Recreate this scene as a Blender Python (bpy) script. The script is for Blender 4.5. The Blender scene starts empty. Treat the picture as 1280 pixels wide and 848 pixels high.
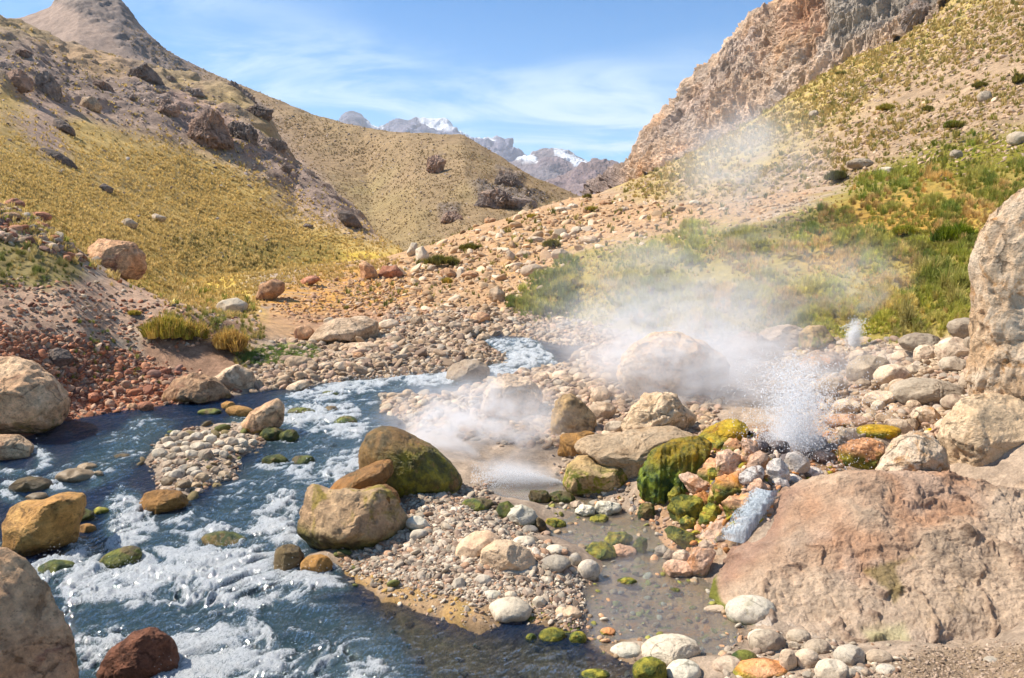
import bpy, bmesh, math, random
import numpy as np
from mathutils import Vector, Matrix

# ------------------------------------------------------------------ camera, sky, sun, exposure
scn = bpy.context.scene
COL = scn.collection
F, CU, CV, H = 1000.0, 640.0, 424.0, 3.2
PITCH = math.radians(8.75)
cam = bpy.data.objects.new('camera', bpy.data.cameras.new('camera'))
COL.objects.link(cam)
cam.data.sensor_width = 36.0
cam.data.lens = 36.0 * F / 1280.0
cam.data.clip_start = 0.05
cam.data.clip_end = 30000
cam.location = (0, 0, H)
cam.rotation_euler = (math.radians(90) - PITCH, 0, 0)
scn.camera = cam
scn.view_settings.view_transform = 'Standard'
scn.view_settings.look = 'None'
scn.view_settings.gamma = 1
scn.view_settings.exposure = 0.66
cy = scn.cycles
cy.use_denoising = True
cy.denoiser = 'OPENIMAGEDENOISE'
cy.max_bounces = 8
cy.diffuse_bounces = 2
cy.glossy_bounces = 2
cy.transmission_bounces = 4
cy.transparent_max_bounces = 20
cy.volume_bounces = 4
cy.volume_max_steps = 128
cy.volume_step_rate = 1.0
cy.caustics_reflective = False
cy.caustics_refractive = False
cy.use_adaptive_sampling = True
cy.adaptive_threshold = 0.02
cy.sample_clamp_indirect = 4.0

SUN_EL, SUN_AZ = math.radians(50), math.radians(-82)   # azimuth from +Y towards +X: sun stands to the left, a little ahead
sd = Vector((math.sin(SUN_AZ) * math.cos(SUN_EL), math.cos(SUN_AZ) * math.cos(SUN_EL), math.sin(SUN_EL)))
sun = bpy.data.objects.new('sun', bpy.data.lights.new('sun', 'SUN'))
COL.objects.link(sun)
sun.data.energy = 5.0
sun.data.angle = math.radians(0.5)
sun.data.color = (1.0, 0.93, 0.82)
sun.rotation_euler = (-sd).to_track_quat('-Z', 'Y').to_euler()

world = bpy.data.worlds.new('World')
scn.world = world
world.use_nodes = True


# ------------------------------------------------------------------ node helper
class NT:
    def __init__(s, tree):
        s.t = tree; s.n = tree.nodes; s.l = tree.links
    def add(s, typ, **kw):
        nd = s.n.new(typ)
        ins = kw.pop('ins', {})
        for k, v in kw.items(): setattr(nd, k, v)
        for k, v in ins.items():
            sock = nd.inputs[k]
            if isinstance(v, bpy.types.NodeSocket): s.l.new(v, sock)
            else:
                if sock.type == 'RGBA' and hasattr(v, '__len__') and len(v) == 3: v = (*v, 1)
                sock.default_value = v
        return nd
    def math(s, op, a, b=0.0, clamp=False):
        return s.add('ShaderNodeMath', operation=op, use_clamp=clamp, ins={0: a, 1: b}).outputs[0]
    def mapr(s, v, a, b, c=0.0, d=1.0, smooth=True):
        return s.add('ShaderNodeMapRange', interpolation_type='SMOOTHSTEP' if smooth else 'LINEAR',
                     ins={'Value': v, 'From Min': a, 'From Max': b, 'To Min': c, 'To Max': d}).outputs[0]
    def mix(s, f, a, b, blend='MIX'):
        nd = s.n.new('ShaderNodeMix'); nd.data_type = 'RGBA'; nd.blend_type = blend
        for idx, v in ((0, f), (6, a), (7, b)):
            if isinstance(v, bpy.types.NodeSocket): s.l.new(v, nd.inputs[idx])
            elif idx == 0: nd.inputs[0].default_value = v
            else: nd.inputs[idx].default_value = (*v[:3], 1)
        return nd.outputs[2]
    def noise(s, vec, scale, detail=6, rough=0.6, dist=0.0):
        return s.add('ShaderNodeTexNoise', ins={'Vector': vec, 'Scale': scale, 'Detail': detail, 'Roughness': rough, 'Distortion': dist}).outputs[0]
    def mapping(s, vec, scale=(1, 1, 1), rot=(0, 0, 0), loc=(0, 0, 0)):
        return s.add('ShaderNodeMapping', ins={'Vector': vec, 'Scale': scale, 'Rotation': rot, 'Location': loc}).outputs[0]
    def bump(s, h, strength, dist, normal=None):
        ins = {'Height': h, 'Strength': strength, 'Distance': dist}
        if normal is not None: ins['Normal'] = normal
        return s.add('ShaderNodeBump', ins=ins).outputs[0]


w = NT(world.node_tree)
w.n.clear()
sky = w.add('ShaderNodeTexSky', sky_type='NISHITA', sun_disc=False, sun_elevation=SUN_EL, sun_rotation=SUN_AZ,
            altitude=2500, air_density=1.0, dust_density=0.4, ozone_density=1.6)
tc = w.add('ShaderNodeTexCoord').outputs['Generated']
sep = w.add('ShaderNodeSeparateXYZ', ins={0: tc})
zz = w.math('ADD', w.math('MAXIMUM', sep.outputs[2], 0.0), 0.16)
cx = w.math('DIVIDE', sep.outputs[0], zz)
cyy = w.math('DIVIDE', sep.outputs[1], zz)
cv = w.add('ShaderNodeCombineXYZ', ins={0: cx, 1: cyy, 2: 0.0}).outputs[0]
n1 = w.noise(w.mapping(cv, (0.7, 1.1, 1), (0, 0, 0.35), (3.1, 1.7, 0)), 1.5, 10, 0.60, 0.9)
n2 = w.noise(w.mapping(cv, (0.5, 0.7, 1), (0, 0, -0.2), (8.3, 0.4, 0)), 0.8, 3, 0.5)
cl = w.math('MULTIPLY', w.mapr(n1, 0.38, 0.66), w.mapr(n2, 0.36, 0.58))
low = w.mapr(sep.outputs[2], 0.0, 0.35, 0.22, 0.02)
cl = w.math('ADD', w.math('MULTIPLY', cl, 0.74), low, clamp=True)
skyc = w.mix(1.0, sky.outputs[0], (0.36, 1.46, 2.2), 'MULTIPLY')
cloud = w.mix(cl, skyc, (10.0, 12.6, 14.6))
bg = w.add('ShaderNodeBackground', ins={'Color': cloud, 'Strength': 0.050})
wo = w.add('ShaderNodeOutputWorld')
w.l.new(bg.outputs[0], wo.inputs[0])


# ------------------------------------------------------------------ numeric helpers
def h3(ix, iy, iz, seed):
    n = (ix.astype(np.int64) * 374761393 + iy.astype(np.int64) * 668265263 + iz.astype(np.int64) * 2147483647 + seed * 1274126177) & 0xffffffff
    n = ((n ^ (n >> 13)) * 1274126177) & 0xffffffff
    n = ((n ^ (n >> 16)) * 2246822519) & 0xffffffff
    return ((n ^ (n >> 15)) & 0xffffff) / float(0xffffff)


def vnoise(p, seed=0):
    i = np.floor(p).astype(np.int64); f = p - i
    f = f * f * f * (f * (f * 6 - 15) + 10)
    out = 0
    for a in (0, 1):
        wa = f[:, 0] if a else 1 - f[:, 0]
        for b in (0, 1):
            wb = f[:, 1] if b else 1 - f[:, 1]
            for c in (0, 1):
                wc = f[:, 2] if c else 1 - f[:, 2]
                out = out + wa * wb * wc * h3(i[:, 0] + a, i[:, 1] + b, i[:, 2] + c, seed)
    return out * 2 - 1


_R = np.array([[0.36, 0.48, -0.8], [-0.8, 0.6, 0.0], [0.48, 0.64, 0.6]])


def fbm(p, octv=4, seed=0, gain=0.5, lac=2.03, ridge=False):
    p = np.asarray(p, float)
    a, s, t = 1.0, 0.0, 0.0
    for o in range(octv):
        n = vnoise(p, seed + o * 17)
        if ridge: n = 1 - 2 * np.abs(n)
        s = s + a * n; t += a
        p = (p @ _R.T) * lac + 11.3
        a *= gain
    return s / t


def sstep(x, a, b):
    t = np.clip((x - a) / (b - a), 0, 1)
    return t * t * (3 - 2 * t)


CP, SP = math.cos(PITCH), math.sin(PITCH)


def ray(u, v):
    dx = (np.asarray(u, float) - CU) / F; k = (np.asarray(v, float) - CV) / F
    y = CP - k * SP; z = -SP - k * CP
    return dx / y, z / y


def P(u, v, Y):
    xr, zr = ray(u, v)
    Y = np.asarray(Y, float)
    return np.stack([xr * Y, Y + 0 * xr, H + zr * Y], -1)


def proj(p):
    d = p - np.array([0, 0, H])
    yc = d[..., 1] * CP - d[..., 2] * SP
    zc = d[..., 1] * SP + d[..., 2] * CP
    yc = np.maximum(yc, 1e-3)
    return CU + F * d[..., 0] / yc, CV - F * zc / yc


def zw(y): return 0.035 * (np.asarray(y, float) - 6)


def Ywater(v, h=0.0):
    _, zr = ray(640, v)
    return (H + 0.21 - h) / (0.035 - zr)


def poly_sdf(x, y, poly):
    """signed distance, positive inside"""
    poly = np.asarray(poly, float)
    d = np.full(x.shape, 1e18); ins = np.zeros(x.shape, bool)
    n = len(poly)
    for i in range(n):
        ax, ay = poly[i]; bx, by = poly[(i + 1) % n]
        ex, ey = bx - ax, by - ay
        t = np.clip(((x - ax) * ex + (y - ay) * ey) / (ex * ex + ey * ey + 1e-12), 0, 1)
        dd = (x - ax - t * ex) ** 2 + (y - ay - t * ey) ** 2
        d = np.minimum(d, dd)
        c = ((ay > y) != (by > y))
        with np.errstate(divide='ignore', invalid='ignore'):
            xi = ax + (y - ay) * (bx - ax) / (by - ay if by != ay else 1e-9)
        ins ^= (c & (x < xi))
    d = np.sqrt(d)
    return np.where(ins, d, -d)


def setp(o, **kw):
    for k, v in kw.items():
        if v is not None: o[k] = v
    return o


def mesh_from(name, V, Fc, mat=None, smooth=True, colors=None, parent=None, loc=(0, 0, 0)):
    """V (n,3), Fc (m,3 or 4)"""
    V = np.asarray(V, np.float32); Fc = np.asarray(Fc, np.int32)
    me = bpy.data.meshes.new(name)
    me.vertices.add(len(V)); me.vertices.foreach_set('co', V.ravel())
    k = Fc.shape[1]
    me.loops.add(Fc.size); me.loops.foreach_set('vertex_index', Fc.ravel())
    me.polygons.add(len(Fc)); me.polygons.foreach_set('loop_start', np.arange(0, Fc.size, k, dtype=np.int32))
    me.polygons.foreach_set('loop_total', np.full(len(Fc), k, np.int32))
    me.polygons.foreach_set('use_smooth', np.full(len(Fc), smooth))
    me.update(calc_edges=True); me.validate()
    if colors is not None:
        for an, arr in colors.items():
            arr = np.asarray(arr, np.float32)
            if arr.ndim == 1: arr = np.stack([arr] * 3, -1)
            elif an == 'Col' and name not in ('mountain', 'grass', 'cliff', 'far_hill'):
                l_ = (arr @ np.array([.3, .55, .15], np.float32))[:, None]; arr = np.clip(l_ + (arr - l_) * 1.16, .004, 1)
            at = me.color_attributes.new(an, 'FLOAT_COLOR', 'POINT')
            at.data.foreach_set('color', np.concatenate([arr, np.ones((len(arr), 1), np.float32)], 1).astype(np.float32).ravel())
    if mat: me.materials.append(mat)
    o = bpy.data.objects.new(name, me)
    COL.objects.link(o)
    o.location = loc
    if parent: o.parent = parent
    return o


def grid_faces(nr, nc):
    i = np.arange(nr * nc).reshape(nr, nc)
    return np.stack([i[:-1, :-1], i[:-1, 1:], i[1:, 1:], i[1:, :-1]], -1).reshape(-1, 4)


def grid_normals(G):
    a = np.gradient(G, axis=0); b = np.gradient(G, axis=1)
    n = np.cross(b, a)
    n /= np.linalg.norm(n, axis=-1, keepdims=True) + 1e-12
    return n


# ------------------------------------------------------------------ materials
def new_mat(name):
    m = bpy.data.materials.new(name); m.use_nodes = True
    n = NT(m.node_tree); n.n.clear()
    out = n.add('ShaderNodeOutputMaterial')
    return m, n, out


def sat(c, k=1.22):
    l = .3 * c[0] + .55 * c[1] + .15 * c[2]
    return tuple(min(1, max(.004, l + (x - l) * k)) for x in c)


def rock_mat(name, c1, c2, c3=None, moss=None, mossamt=0.0, mosslo=0.0, mosshi=0.6, bump=1.0, sc=1.0, wet=0.0, spots=0.3, rough=0.88, side=None, varv=0.25, streak=0.0):
    c1 = sat(c1); c2 = sat(c2); c3 = sat(c3) if c3 else None
    m, n, out = new_mat(name)
    t = n.add('ShaderNodeTexCoord'); ob = t.outputs['Object']; gen = t.outputs['Generated']
    oi = n.add('ShaderNodeObjectInfo').outputs['Random']
    ob = n.add('ShaderNodeVectorMath', operation='ADD', ins={0: ob, 1: n.add('ShaderNodeCombineXYZ', ins={0: n.math('MULTIPLY', oi, 37.0), 1: n.math('MULTIPLY', oi, 91.0), 2: 0.0}).outputs[0]}).outputs[0]
    a = n.noise(ob, 1.7 * sc, 8, 0.6, 0.4)
    b = n.noise(ob, 9 * sc, 8, 0.7)
    c = n.noise(ob, 45 * sc, 5, 0.7)
    col = n.mix(n.mapr(a, 0.35, 0.65), c1, c2)
    if c3 is not None: col = n.mix(n.mapr(n.noise(ob, 3.1 * sc, 7, 0.65, 0.8), 0.52, 0.66), col, c3)
    val = n.math('MULTIPLY', n.mapr(b, 0.3, 0.7, 1 - spots, 1 + spots), n.mapr(c, 0.3, 0.7, 0.86, 1.14))
    val = n.math('MULTIPLY', val, n.mapr(oi, 0, 1, 1 - varv, 1 + varv, False))
    vc = n.add('ShaderNodeCombineXYZ', ins={0: val, 1: val, 2: val}).outputs[0]
    col = n.mix(1.0, col, vc, 'MULTIPLY')
    vor = n.add('ShaderNodeTexVoronoi', feature='DISTANCE_TO_EDGE', ins={'Vector': n.mapping(ob, (1, 1, 1.4), (0.5, 0.3, 0)), 'Scale': 2.6 * sc}).outputs[0]
    crk = n.mapr(n.math('ADD', vor, n.math('MULTIPLY', n.math('SUBTRACT', b, 0.5), 0.3)), 0.0, 0.035)
    gz = n.add('ShaderNodeSeparateXYZ', ins={0: gen})
    ckf = n.math('MULTIPLY', n.math('SUBTRACT', 1.0, crk), n.mapr(n.noise(ob, 1.9 * sc, 4, .6), .44, .6))
    col = n.mix(n.math('MULTIPLY', ckf, 0.6), col, tuple(x * 0.3 for x in c1))
    pt_ = n.mapr(n.noise(ob, 24 * sc, 4, 0.62), 0.585, 0.66)
    col = n.mix(n.math('MULTIPLY', pt_, 0.45), col, tuple(x * 0.35 for x in c1))
    dk = n.mapr(n.noise(n.mapping(ob, (1, 1, .7), (0, 0, 0), (5, 9, 2)), 1.1 * sc, 7, .68, 1.0), .56, .66)
    col = n.mix(n.math('MULTIPLY', dk, 0.32), col, tuple(x * 0.5 for x in c2))
    rg = rough
    if streak:
        st = n.noise(n.mapping(ob, (7, 7, 0.7)), 1.6 * sc, 5, 0.6, 0.5)
        col = n.mix(n.mapr(st, 0.5, 0.64, 0, streak), col, tuple(x * 0.42 for x in c2))
    if wet > 0:
        wf = n.mapr(n.math('ADD', gz.outputs[2], n.math('MULTIPLY', n.math('SUBTRACT', a, 0.5), 0.5)), wet - 0.06, wet + 0.04, 1, 0)
        col = n.mix(wf, col, n.mix(1.0, col, (0.30, 0.27, 0.24), 'MULTIPLY'))
        rg = n.mapr(wf, 0, 1, rough, 0.28)
    if moss is not None:
        mn = n.noise(ob, 4.0 * sc, 8, 0.7, 0.6)
        mz = n.math('MULTIPLY', n.mapr(gz.outputs[2], mosslo - 0.15, mosslo + 0.05), n.mapr(gz.outputs[2], mosshi - 0.1, mosshi + 0.2, 1, 0))
        if side is not None: mz = n.math('MULTIPLY', mz, n.mapr(gz.outputs[0], side - 0.25, side + 0.15))
        mf = n.math('MULTIPLY', mz, n.mapr(mn, 0.62 - mossamt * 0.4, 0.70 - mossamt * 0.4))
        mc = n.mix(n.mapr(n.noise(ob, 7 * sc, 4, 0.6), 0.38, 0.62), moss[0], moss[1])
        col = n.mix(mf, col, n.mix(1.0, mc, vc, 'MULTIPLY'))
    hgt = n.math('ADD', n.math('MULTIPLY', b, 0.6), n.math('ADD', n.math('MULTIPLY', c, 0.26), n.math('MULTIPLY', ckf, -0.25)))
    hgt = n.math('SUBTRACT', n.math('ADD', hgt, n.math('MULTIPLY', a, 1.2)), n.math('MULTIPLY', pt_, 0.10))
    nm = n.bump(hgt, 0.75 * bump, 0.085 / sc)
    bs = n.add('ShaderNodeBsdfPrincipled', ins={'Base Color': col, 'Roughness': rg, 'Normal': nm, 'Specular IOR Level': 0.3})
    n.l.new(bs.outputs[0], out.inputs[0])
    return m


MOSS_G = ((0.035, 0.055, 0.012), (0.15, 0.15, 0.02))
MOSS_Y = ((0.06, 0.08, 0.012), (0.33, 0.28, 0.03))
MOSS_D = ((0.012, 0.028, 0.008), (0.045, 0.055, 0.012))
MOSS_O = ((0.30, 0.17, 0.03), (0.16, 0.13, 0.03))
M = {
    'pink': rock_mat('pinkish_rock', (0.48, 0.285, 0.175), (0.55, 0.37, 0.24), (0.30, 0.17, 0.12), spots=.36),
    'pinkwet': rock_mat('pinkish_rock_wet_foot', (0.47, 0.30, 0.19), (0.56, 0.40, 0.27), (0.29, 0.17, 0.11), spots=.36, wet=0.24, moss=MOSS_O, mossamt=0.25, mosslo=0.0, mosshi=0.3),
    'tan': rock_mat('tan_rock', (0.50, 0.37, 0.26), (0.58, 0.45, 0.33), (0.36, 0.25, 0.17)),
    'tanflat': rock_mat('tan_smooth_rock', (0.52, 0.37, 0.25), (0.58, 0.44, 0.31), (0.42, 0.29, 0.20), bump=0.5, spots=0.12, wet=0.12),
    'redbrown': rock_mat('red_brown_rock', (0.17, 0.075, 0.045), (0.25, 0.12, 0.08), (0.10, 0.05, 0.035), wet=0.12),
    'red': rock_mat('red_rock', (0.34, 0.16, 0.10), (0.42, 0.22, 0.15), (0.22, 0.10, 0.07)),
    'dark': rock_mat('dark_crag', (0.13, 0.105, 0.09), (0.20, 0.16, 0.135), (0.27, 0.18, 0.13), streak=0.4),
    'darkwet': rock_mat('dark_wet_rock', (0.10, 0.07, 0.04), (0.17, 0.12, 0.06), (0.05, 0.04, 0.03), rough=0.35, moss=MOSS_G, mossamt=0.15, mosshi=1.0),
    'mossdark': rock_mat('mossy_wet_rock', (0.10, 0.08, 0.045), (0.20, 0.14, 0.06), (0.06, 0.05, 0.03), rough=0.5, moss=MOSS_G, mossamt=0.5, mosshi=1.2),
    'orangewet': rock_mat('orange_brown_wet_rock', (0.34, 0.18, 0.07), (0.45, 0.27, 0.12), (0.18, 0.10, 0.04), wet=0.3, rough=0.6),
    'grey': rock_mat('grey_cobble', (0.36, 0.31, 0.25), (0.46, 0.40, 0.32), (0.30, 0.27, 0.24), bump=0.35, spots=0.12, sc=2.5, varv=0.3),
    'greysm': rock_mat('grey_smooth_boulder', (0.36, 0.29, 0.22), (0.47, 0.39, 0.30), (0.28, 0.22, 0.17), bump=0.5, spots=0.15),
    'pale': rock_mat('pale_cobble', (0.52, 0.44, 0.34), (0.60, 0.52, 0.41), (0.42, 0.35, 0.27), bump=0.3, spots=0.1, sc=2.5, varv=0.15),
    'palemoss': rock_mat('pale_cobble_moss_foot', (0.55, 0.50, 0.40), (0.62, 0.55, 0.45), (0.45, 0.40, 0.30), bump=0.3, spots=0.1, sc=2.0, varv=0.12, moss=MOSS_G, mossamt=1.0, mosshi=0.34),
    'cob': rock_mat('tan_cobble', (0.44, 0.34, 0.25), (0.52, 0.42, 0.32), (0.34, 0.25, 0.19), bump=0.4, spots=0.15, sc=2.0, varv=0.35),
    'cobwet': rock_mat('brown_wet_cobble', (0.26, 0.19, 0.12), (0.36, 0.27, 0.18), (0.18, 0.13, 0.08), bump=0.4, spots=0.15, sc=2.0, varv=0.35, rough=0.5),
    'hero': rock_mat('tan_boulder_algae', (0.52, 0.35, 0.22), (0.56, 0.41, 0.27), (0.36, 0.27, 0.10), moss=((0.05, 0.045, 0.012), (0.20, 0.17, 0.04)), mossamt=0.8, mosshi=0.40, wet=0.26),  # wet foot, its darkening also paints in the shade under the overhang
    'mound': rock_mat('brown_mound_algae', (0.30, 0.17, 0.08), (0.22, 0.14, 0.06), (0.12, 0.09, 0.05), moss=((0.10, 0.09, 0.02), (0.30, 0.24, 0.02)), mossamt=0.6, mosshi=0.75, side=0.35, rough=0.5, wet=0.22),  # wet band doubles as painted shade on the undercut lower part
    'slab': rock_mat('rusty_slab', (0.30, 0.15, 0.06), (0.20, 0.11, 0.05), (0.07, 0.05, 0.02), rough=0.5, moss=MOSS_D, mossamt=0.3, mosshi=0.5, side=0.5),
    'mossboulder': rock_mat('brown_boulder_green_side', (0.40, 0.28, 0.15), (0.44, 0.32, 0.19), (0.19, 0.12, 0.06), moss=((0.08, 0.10, 0.01), (0.24, 0.22, 0.02)), mossamt=0.38, mosshi=0.72, wet=0.2, rough=0.7),
    'brownb': rock_mat('tan_brown_boulder', (0.50, 0.35, 0.20), (0.42, 0.28, 0.15), (0.14, 0.09, 0.045), spots=.35),
    'crustpink': rock_mat('pink_mineral_rock', (0.54, 0.33, 0.22), (0.62, 0.44, 0.33), (0.46, 0.23, 0.12), moss=MOSS_Y, mossamt=0.25, mosshi=0.5, rough=0.55),
    'crustor': rock_mat('orange_mineral_rock', (0.62, 0.27, 0.12), (0.66, 0.40, 0.25), (0.45, 0.20, 0.06), moss=MOSS_Y, mossamt=0.55, mosshi=0.6, rough=0.5),
    'yelmoss': rock_mat('yellow_green_mossy_rock', (0.30, 0.24, 0.05), (0.42, 0.30, 0.10), (0.50, 0.24, 0.10), moss=MOSS_Y, mossamt=0.62, mosshi=1.3, rough=0.6, sc=1.6),
    'white': rock_mat('white_crusted_stone', (0.50, 0.44, 0.39), (0.60, 0.55, 0.50), (0.20, 0.14, 0.12), rough=0.4, sc=2.2),
    'black': rock_mat('black_wet_stone', (0.13, 0.11, 0.105), (0.22, 0.185, 0.175), (0.30, 0.22, 0.19), rough=0.3),
    'crag_r': rock_mat('warm_crag', (0.36, 0.27, 0.21), (0.44, 0.32, 0.24), (0.42, 0.22, 0.12)),
}


def vcol_mat(name, nscale=4.0, bump=0.6, bdist=0.05, var=0.25, fine=30.0, rough=0.92):
    m, n, out = new_mat(name)
    t = n.add('ShaderNodeTexCoord').outputs['Object']
    vc = n.add('ShaderNodeVertexColor', layer_name='Col').outputs[0]
    a = n.noise(t, nscale, 8, 0.7, 0.3); b = n.noise(t, fine, 6, 0.75)
    val = n.math('MULTIPLY', n.mapr(a, 0.3, 0.7, 1 - var, 1 + var), n.mapr(b, 0.3, 0.7, 1 - var * 0.8, 1 + var * 0.8))
    v3 = n.add('ShaderNodeCombineXYZ', ins={0: val, 1: val, 2: val}).outputs[0]
    col = n.mix(1.0, vc, v3, 'MULTIPLY')
    nm = n.bump(n.math('ADD', a, n.math('MULTIPLY', b, 0.35)), bump, bdist)
    bs = n.add('ShaderNodeBsdfPrincipled', ins={'Base Color': col, 'Roughness': rough, 'Normal': nm, 'Specular IOR Level': 0.2})
    n.l.new(bs.outputs[0], out.inputs[0])
    return m


def simple_vcol(name, rough=0.85, transl=0.0):
    m, n, out = new_mat(name)
    vc = n.add('ShaderNodeVertexColor', layer_name='Col').outputs[0]
    t = n.add('ShaderNodeTexCoord').outputs['Object']
    b = n.noise(t, 28.0, 4, 0.7)
    val = n.mapr(b, 0.3, 0.7, 0.8, 1.2)
    v3 = n.add('ShaderNodeCombineXYZ', ins={0: val, 1: val, 2: val}).outputs[0]
    col = n.mix(1.0, vc, v3, 'MULTIPLY')
    bs = n.add('ShaderNodeBsdfPrincipled', ins={'Base Color': col, 'Roughness': rough, 'Specular IOR Level': 0.25,
               'Normal': n.bump(b, 0.5, 0.03)})
    if transl:
        tr = n.add('ShaderNodeBsdfTranslucent', ins={'Color': col})
        mx = n.add('ShaderNodeMixShader', ins={0: transl, 1: bs.outputs[0], 2: tr.outputs[0]})
        n.l.new(mx.outputs[0], out.inputs[0])
    else:
        n.l.new(bs.outputs[0], out.inputs[0])
    return m


M['ground'] = vcol_mat('ground_soil', 5.0, 0.8, 0.06, 0.28, 40)
M['hill'] = vcol_mat('hill_soil', 0.6, 0.9, 0.5, 0.22, 4.0)
M['cliff'] = vcol_mat('cliff_rock', 0.35, 1.0, 1.4, 0.3, 2.0)
M['mountain'] = vcol_mat('mountain_rock', 0.006, 1.0, 40, 0.25, 0.05)
M['stones'] = simple_vcol('loose_stone', 0.85)
M['grass'] = simple_vcol('grass_blades', 0.75, 0.3)

# ------------------------------------------------------------------ river and pool outlines (traced on the water surface)
def wpoly(pts):
    out = []
    for u, v in pts:
        Y = float(Ywater(v)); p = P(u, v, Y); out.append((p[0], p[1]))
    return out


RIVER = wpoly([(-700, 640), (-200, 575), (0, 552), (40, 545), (80, 527), (130, 518), (200, 509), (260, 499), (320, 490), (380, 483), (430, 478),
               (480, 473), (540, 468), (590, 461), (628, 455), (632, 445), (612, 435), (590, 424), (600, 419), (650, 420), (695, 430), (735, 434),
               (715, 446), (708, 455), (670, 464), (636, 472), (600, 482), (545, 496), (480, 492), (470, 510), (505, 530), (500, 560), (470, 600), (440, 640),
               (400, 690), (350, 702), (345, 712), (420, 712), (450, 735), (480, 752), (530, 775), (560, 785), (600, 795), (645, 778), (690, 790),
               (735, 800), (745, 812), (790, 830), (860, 850), (900, 905), (700, 1100), (-700, 1100)])
ISLAND = wpoly([(185, 572), (200, 548), (240, 535), (290, 528), (340, 524), (352, 540), (325, 556), (300, 580), (300, 600), (250, 612), (225, 632), (190, 630), (195, 595)])
POOL = wpoly([(682, 668), (700, 655), (735, 640), (700, 632), (640, 622), (615, 612), (640, 598), (705, 603), (735, 622), (775, 640), (815, 655), (830, 690), (850, 715), (880, 722),
              (905, 748), (940, 782), (925, 802), (900, 812), (860, 812), (800, 800), (755, 806), (725, 790), (740, 765), (728, 740), (745, 715), (752, 690), (715, 680)])

# ------------------------------------------------------------------ the valley floor: one sheet z(x/y, ln y)
ctrl = []
for u, v, h in [(620, 640, .16), (560, 650, .16), (480, 700, .12), (620, 700, .14), (700, 740, .12), (560, 740, .10), (640, 765, .08), (540, 620, .16),
                (850, 600, .35), (760, 560, .30), (700, 500, .30), (760, 480, .35), (620, 520, .12), (560, 510, .1), (480, 450, .15), (560, 440, .15), (400, 455, .15),
                (700, 450, .15), (780, 440, .25), (860, 440, .35), (990, 560, .55), (930, 565, .68), (905, 610, .50), (960, 600, .62), (870, 640, .28), (830, 590, .45), (900, 500, .45), (1100, 570, .65), (1050, 480, .6),
                (950, 700, .25), (1000, 830, .08), (1150, 830, .12), (1280, 840, .2), (1240, 900, .15), (900, 950, .05), (870, 670, .15), (350, 465, .15), (270, 560, .12), (230, 600, .1),
                (-100, 700, .1), (-100, 860, .3), (-300, 600, .6), (600, 900, .0), (300, 900, 0), (1100, 700, .02), (1250, 700, .1), (1150, 640, .2), (1000, 740, .0), (1250, 770, 0), (500, 415, .15), (640, 410, .15), (300, 440, .3)]:
    ctrl.append((u, v, float(Ywater(v, h))))
ctrl += [
    (640, 400, 20), (640, 350, 27), (640, 300, 38), (640, 275, 50), (700, 255, 65), (560, 330, 33), (580, 300, 44), (760, 242, 75), (820, 245, 70),
    (500, 400, 19.5), (500, 370, 24), (500, 340, 32), (500, 322, 42), (400, 430, 17.4), (400, 400, 20), (400, 368, 24), (410, 345, 30),
    (330, 405, 18.5), (330, 375, 22), (300, 350, 28), (230, 395, 15.6), (270, 405, 15.8), (200, 400, 15.2), (235, 470, 13.9), (150, 400, 15), (150, 440, 14), (100, 420, 13.5), (50, 455, 12.6), (0, 445, 12),
    (150, 485, 13.2), (100, 500, 12.7), (0, 500, 11.6), (-150, 520, 9.5), (-150, 400, 12), (-150, 290, 14), (0, 400, 13), (0, 330, 15), (0, 265, 17.0), (60, 290, 17), (120, 335, 17.3),
    (200, 375, 17.5), (260, 395, 18.5), (0, 285, 24), (120, 350, 24), (-150, 300, 22), (200, 385, 24), (0, 300, 35), (-400, 300, 10), (-400, 250, 14), (-500, 450, 7),
    (700, 402, 20), (715, 350, 22.5), (720, 318, 26), (720, 290, 40), (800, 422, 17), (810, 360, 19.5), (850, 290, 25), (850, 270, 35), (900, 422, 15.3), (900, 350, 18), (900, 285, 24), (900, 262, 32),
    (1000, 428, 14.2), (1050, 425, 13.6), (1050, 340, 16.6), (1050, 262, 22), (1050, 235, 30), (1140, 415, 12.9), (1200, 390, 12.2), (1200, 330, 14.8), (1200, 255, 19), (1200, 225, 25), (1215, 480, 9.8), (1100, 480, 11.0),
    (1300, 400, 10.5), (1300, 330, 12.5), (1300, 240, 16.5), (1300, 210, 24), (1500, 330, 10), (1500, 200, 18), (1280, 600, 7.2), (1400, 600, 6.8), (1200, 590, 7.7),
    (400, 340, 50), (500, 322, 60), (450, 330, 50), (300, 348, 45), (560, 300, 60), (600, 286, 72), (250, 355, 40), (350, 345, 70), (450, 325, 80), (200, 370, 40),
    (640, 285, 110), (0, 300, 110), (1280, 250, 110), (-500, 300, 110), (1700, 250, 110), (300, 300, 110), (900, 270, 110)]
ctrl = np.array(ctrl)
cxr, czr = ray(ctrl[:, 0], ctrl[:, 1])
LN = 0.55
cpt = np.stack([cxr, np.log(ctrl[:, 2]) * LN], 1)


def tpsk(r2): return 0.5 * r2 * np.log(np.maximum(r2, 1e-12))


def tps_fit(pt, val, lam=2e-4):
    n = len(pt)
    K = tpsk(((pt[:, None] - pt[None]) ** 2).sum(-1)) + lam * np.eye(n)
    Q = np.concatenate([np.ones((n, 1)), pt], 1)
    A = np.block([[K, Q], [Q.T, np.zeros((3, 3))]])
    return np.linalg.solve(A, np.concatenate([val, np.zeros(3)]))


TW = tps_fit(cpt, czr)


def tps_eval(xr, ly):
    out = TW[-3] + TW[-2] * xr + TW[-1] * ly
    for k in range(len(cpt)):
        out = out + TW[k] * tpsk((xr - cpt[k, 0]) ** 2 + (ly - cpt[k, 1]) ** 2)
    return out


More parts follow.
